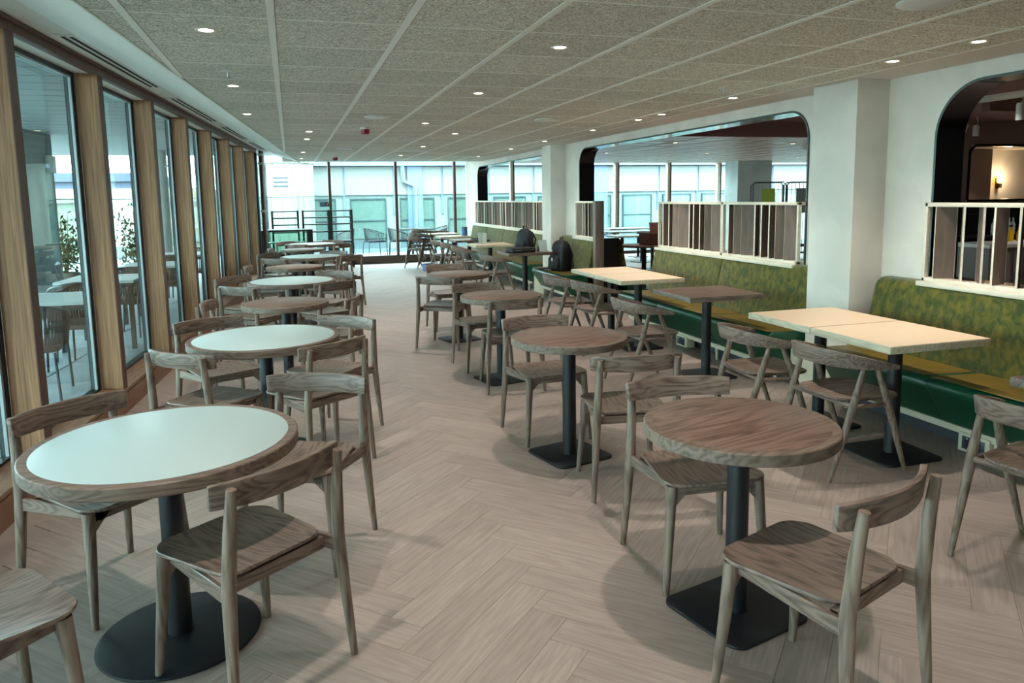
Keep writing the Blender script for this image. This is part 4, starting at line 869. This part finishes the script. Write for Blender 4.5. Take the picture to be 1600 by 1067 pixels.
# terrace tables and chairs by the windows
def terrace_table(u, y, lab, L_=.8, D_=.8):
    e0 = empty('terrace_table', W(u, y, -.02), -math.atan(SL), lab, 'table', 'slatted terrace tables')
    n = 7
    for k in range(n): part('slat', 'terrace_table', e0, (-L_/2, L_/2, -D_/2+k*D_/n+.004, -D_/2+(k+1)*D_/n-.004, .735, .765))
    part('apron', 'metal_dark', e0, (-L_/2+.02, L_/2-.02, -D_/2+.02, -D_/2+.05, .69, .735), (-L_/2+.02, L_/2-.02, D_/2-.05, D_/2-.02, .69, .735), (-L_/2+.02, -L_/2+.05, -D_/2+.02, D_/2-.02, .69, .735), (L_/2-.05, L_/2-.02, -D_/2+.02, D_/2-.02, .69, .735))
    for sx in (-1, 1):
        for sy in (-1, 1): part('leg', 'metal_dark', e0, (sx*(L_/2-.05)-.022, sx*(L_/2-.05)+.022, sy*(D_/2-.05)-.022, sy*(D_/2-.05)+.022, 0, .735))
TT = [(-2.62,7.55,'first'), (-2.75,9.3,'second'), (-2.62,11.1,'third'), (-2.7,13.1,'fourth'), (-2.6,5.2,'nearest')]
for u, y, n in TT[:4]: terrace_table(u, y, 'grey slatted terrace table beyond the oak posts, %s from the plain near wall' % n)
for u, y, n in TT[:4]:
    for (du, dy, a, sd_) in ((-.05,-.6,0,'near'), (.0,.6,180,'counter')):
        p = W(u+du, y+dy, -.02); put(RB, p[0], p[1], math.radians(a+(7 if du else -9)), 'brown rope armchair at the %s terrace table, on its %s side' % (n, sd_ if sd_ == 'counter' else 'bar'), 'rope armchairs on the side terrace', 'armchair', z=-.02)
e0 = empty('terrace_table', (3.35, 20.6, -.02), 0, 'dark terrace table outside the end glazing', 'table', None); part('tabletop', 'metal_dark', e0, (-.45, .45, -.4, .4, .735, .765), bevel=.004)
for s_ in (-.1, .1): MB().tube([(s_,0,0),(s_,0,.737)], .035, 10).build('pole', 'metal_dark', e0)
part('foot', 'metal_dark', e0, (-.3, .3, -.25, .25, 0, .015))
# planter shrubs
def shrub(x, y, lab, h, rad, seed):
    e0 = empty('potted_shrub', (x, y, -.02), 0, lab, 'plant', 'shrubs on the terrace'); rs = random.Random(seed)
    MB().lathe([(.16,0),(.2,.38),(.2,.42),(.17,.42),(.15,.3)], n=18).build('pot', 'pot', e0); q = MB(); l = MB()
    for k in range(7):
        a = rs.random()*6.28; p1 = Vector((rad*.8*math.cos(a)*rs.random(), rad*.8*math.sin(a)*rs.random(), h*(.6+.4*rs.random()))); q.tube([(0,0,.3), p1*.5+Vector((0,0,.15)), p1], [.012,.008,.004], 5)
        for j in range(70):
            c_ = p1*(.35+.65*rs.random())+Vector((rs.gauss(0,rad*.35), rs.gauss(0,rad*.35), rs.gauss(0,.12))); s_ = .03+.03*rs.random(); a1 = Vector((rs.gauss(0,1), rs.gauss(0,1), rs.gauss(0,1))).normalized(); b1 = a1.orthogonal().normalized()
            l.add([c_-a1*s_, c_+b1*s_*.45, c_+a1*s_, c_-b1*s_*.45], [(0,1,2,3)])
    q.build('stem', 'bark', e0); o = l.build('foliage', 'leaf', e0, smooth=0); o['kind'] = 'stuff'
shrub(-3.75, 14.4, 'leafy green shrub in a pot beside the terrace column', 1.45, .3, 5); shrub(-2.75, 15.0, 'tall olive shrub in a pot near the display counter end', 1.6, .35, 8)
# buildings
def facade():
    e0 = empty('opposite_building', (0, 27, -4), 0, 'bright white building with tall window bays facing the end glazing', 'building'); 
    part('wall', 'facade', e0, (-.9, 26, .3, 1.2, 0, 9))
    part('cornice', 'facade_trim', e0, (-.9, 26, -.1, .3, 6.75, 7.05)); part('roof_band', 'facade_panel', e0, (-.9, 26, .0, .32, 7.05, 9))
    for k in range(0, 14):
        x = .35+1.78*k
        part('upper_panel', 'facade_panel', e0, (x-.2, x+1.5, .2, .31, 5.72, 6.72)); part('panel_joint', 'facade_trim', e0, (x+1.5, x+1.58, .24, .31, 5.0, 6.75))
        wn = part('window', 'facade_window', e0, (x, x+1.2, .24, .31, 4.15, 5.55)); part('window_frame', 'facade_frame', wn, (x-.04, x, .2, .31, 4.1, 5.6), (x+1.2, x+1.24, .2, .31, 4.1, 5.6), (x, x+1.2, .2, .31, 5.55, 5.6), (x, x+1.2, .2, .31, 4.78, 4.82))
        part('spandrel', 'facade_low', e0, (x-.05, x+1.25, .22, .31, 3.4, 4.1))
    for x in (4.15, 11.5): part('pilaster', 'facade_trim', e0, (x, x+.55, .1, .32, 3, 7))
    MB().tube([(3.95,.0,6.9),(4.0,.05,6.2),(4.4,.05,6.0),(4.4,.05,3)], .09, 8).build('downpipe', 'facade_trim', e0)
facade()
e0 = empty('rendered_tower', (-.2, 25.4, -4), 0, 'streaky white rendered tower with a small louvre', 'building'); MB().lathe([(1.0,0),(1.0,6.7),(1.05,6.75),(1.05,6.95),(.9,7.2)], n=40).build('shaft', 'streaky', e0, smooth=40)
for k in range(3): part('louvre', 'facade_frame', e0, (-.25, .2, -1.02, -.9, 6.0+.13*k, 6.04+.13*k))
def cityblock(x0, x1, y0, y1, h, mt, lab, n):
    e0 = empty('city_building', ((x0+x1)/2, (y0+y1)/2, -6), 0, lab, 'building'); hx, hy = (x1-x0)/2, (y1-y0)/2
    part('wall', mt, e0, (-hx, hx, -hy, hy, 0, h)); part('parapet', mt, e0, (-hx-.2, hx+.2, -hy-.2, hy+.2, h-.5, h-.2)); part('band', 'facade', e0, (-hx-.1, hx+.1, -hy-.1, hy+.1, h-2.0, h-1.8))
    for k in range(n):
        for z_ in (h-4.4, h-7.6):
            y = -hy+(k+.5)*2*hy/n
            wn = part('window', 'facade_window', e0, (hx-.1, hx+.03, y-.5, y+.5, z_, z_+1.9)); part('window_frame', 'facade', wn, (hx+.02, hx+.06, y-.04, y+.04, z_, z_+1.9), (hx+.02, hx+.06, y-.5, y+.5, z_+.9, z_+.97))
            x = -hx+(k+.5)*2*hx/n
            wn = part('window', 'facade_window', e0, (x-.5, x+.5, -hy-.03, -hy+.1, z_, z_+1.9)); part('window_frame', 'facade', wn, (x-.04, x+.04, -hy-.06, -hy-.02, z_, z_+1.9), (x-.5, x+.5, -hy-.06, -hy-.02, z_+.9, z_+.97))
cityblock(-17, -3.2, 30, 42, 8.1, 'city_wall', 'cream stone building with sash windows seen beyond the side terrace', 6)
cityblock(-26, -8, 48, 60, 9.3, 'city_blue', 'bluish grey block rising behind the cream stone building', 6)
cityblock(-58, -38, 12, 26, 8.0, 'city_wall', 'low cream block far left beyond the side terrace', 6)
g = S(MB().prism([(-120,-60),(90,-60),(90,140),(-120,140)], -6.4, -6.2).build('floor_street', 'paver_joint'), 'grey street level far below the terrace', 'ground')
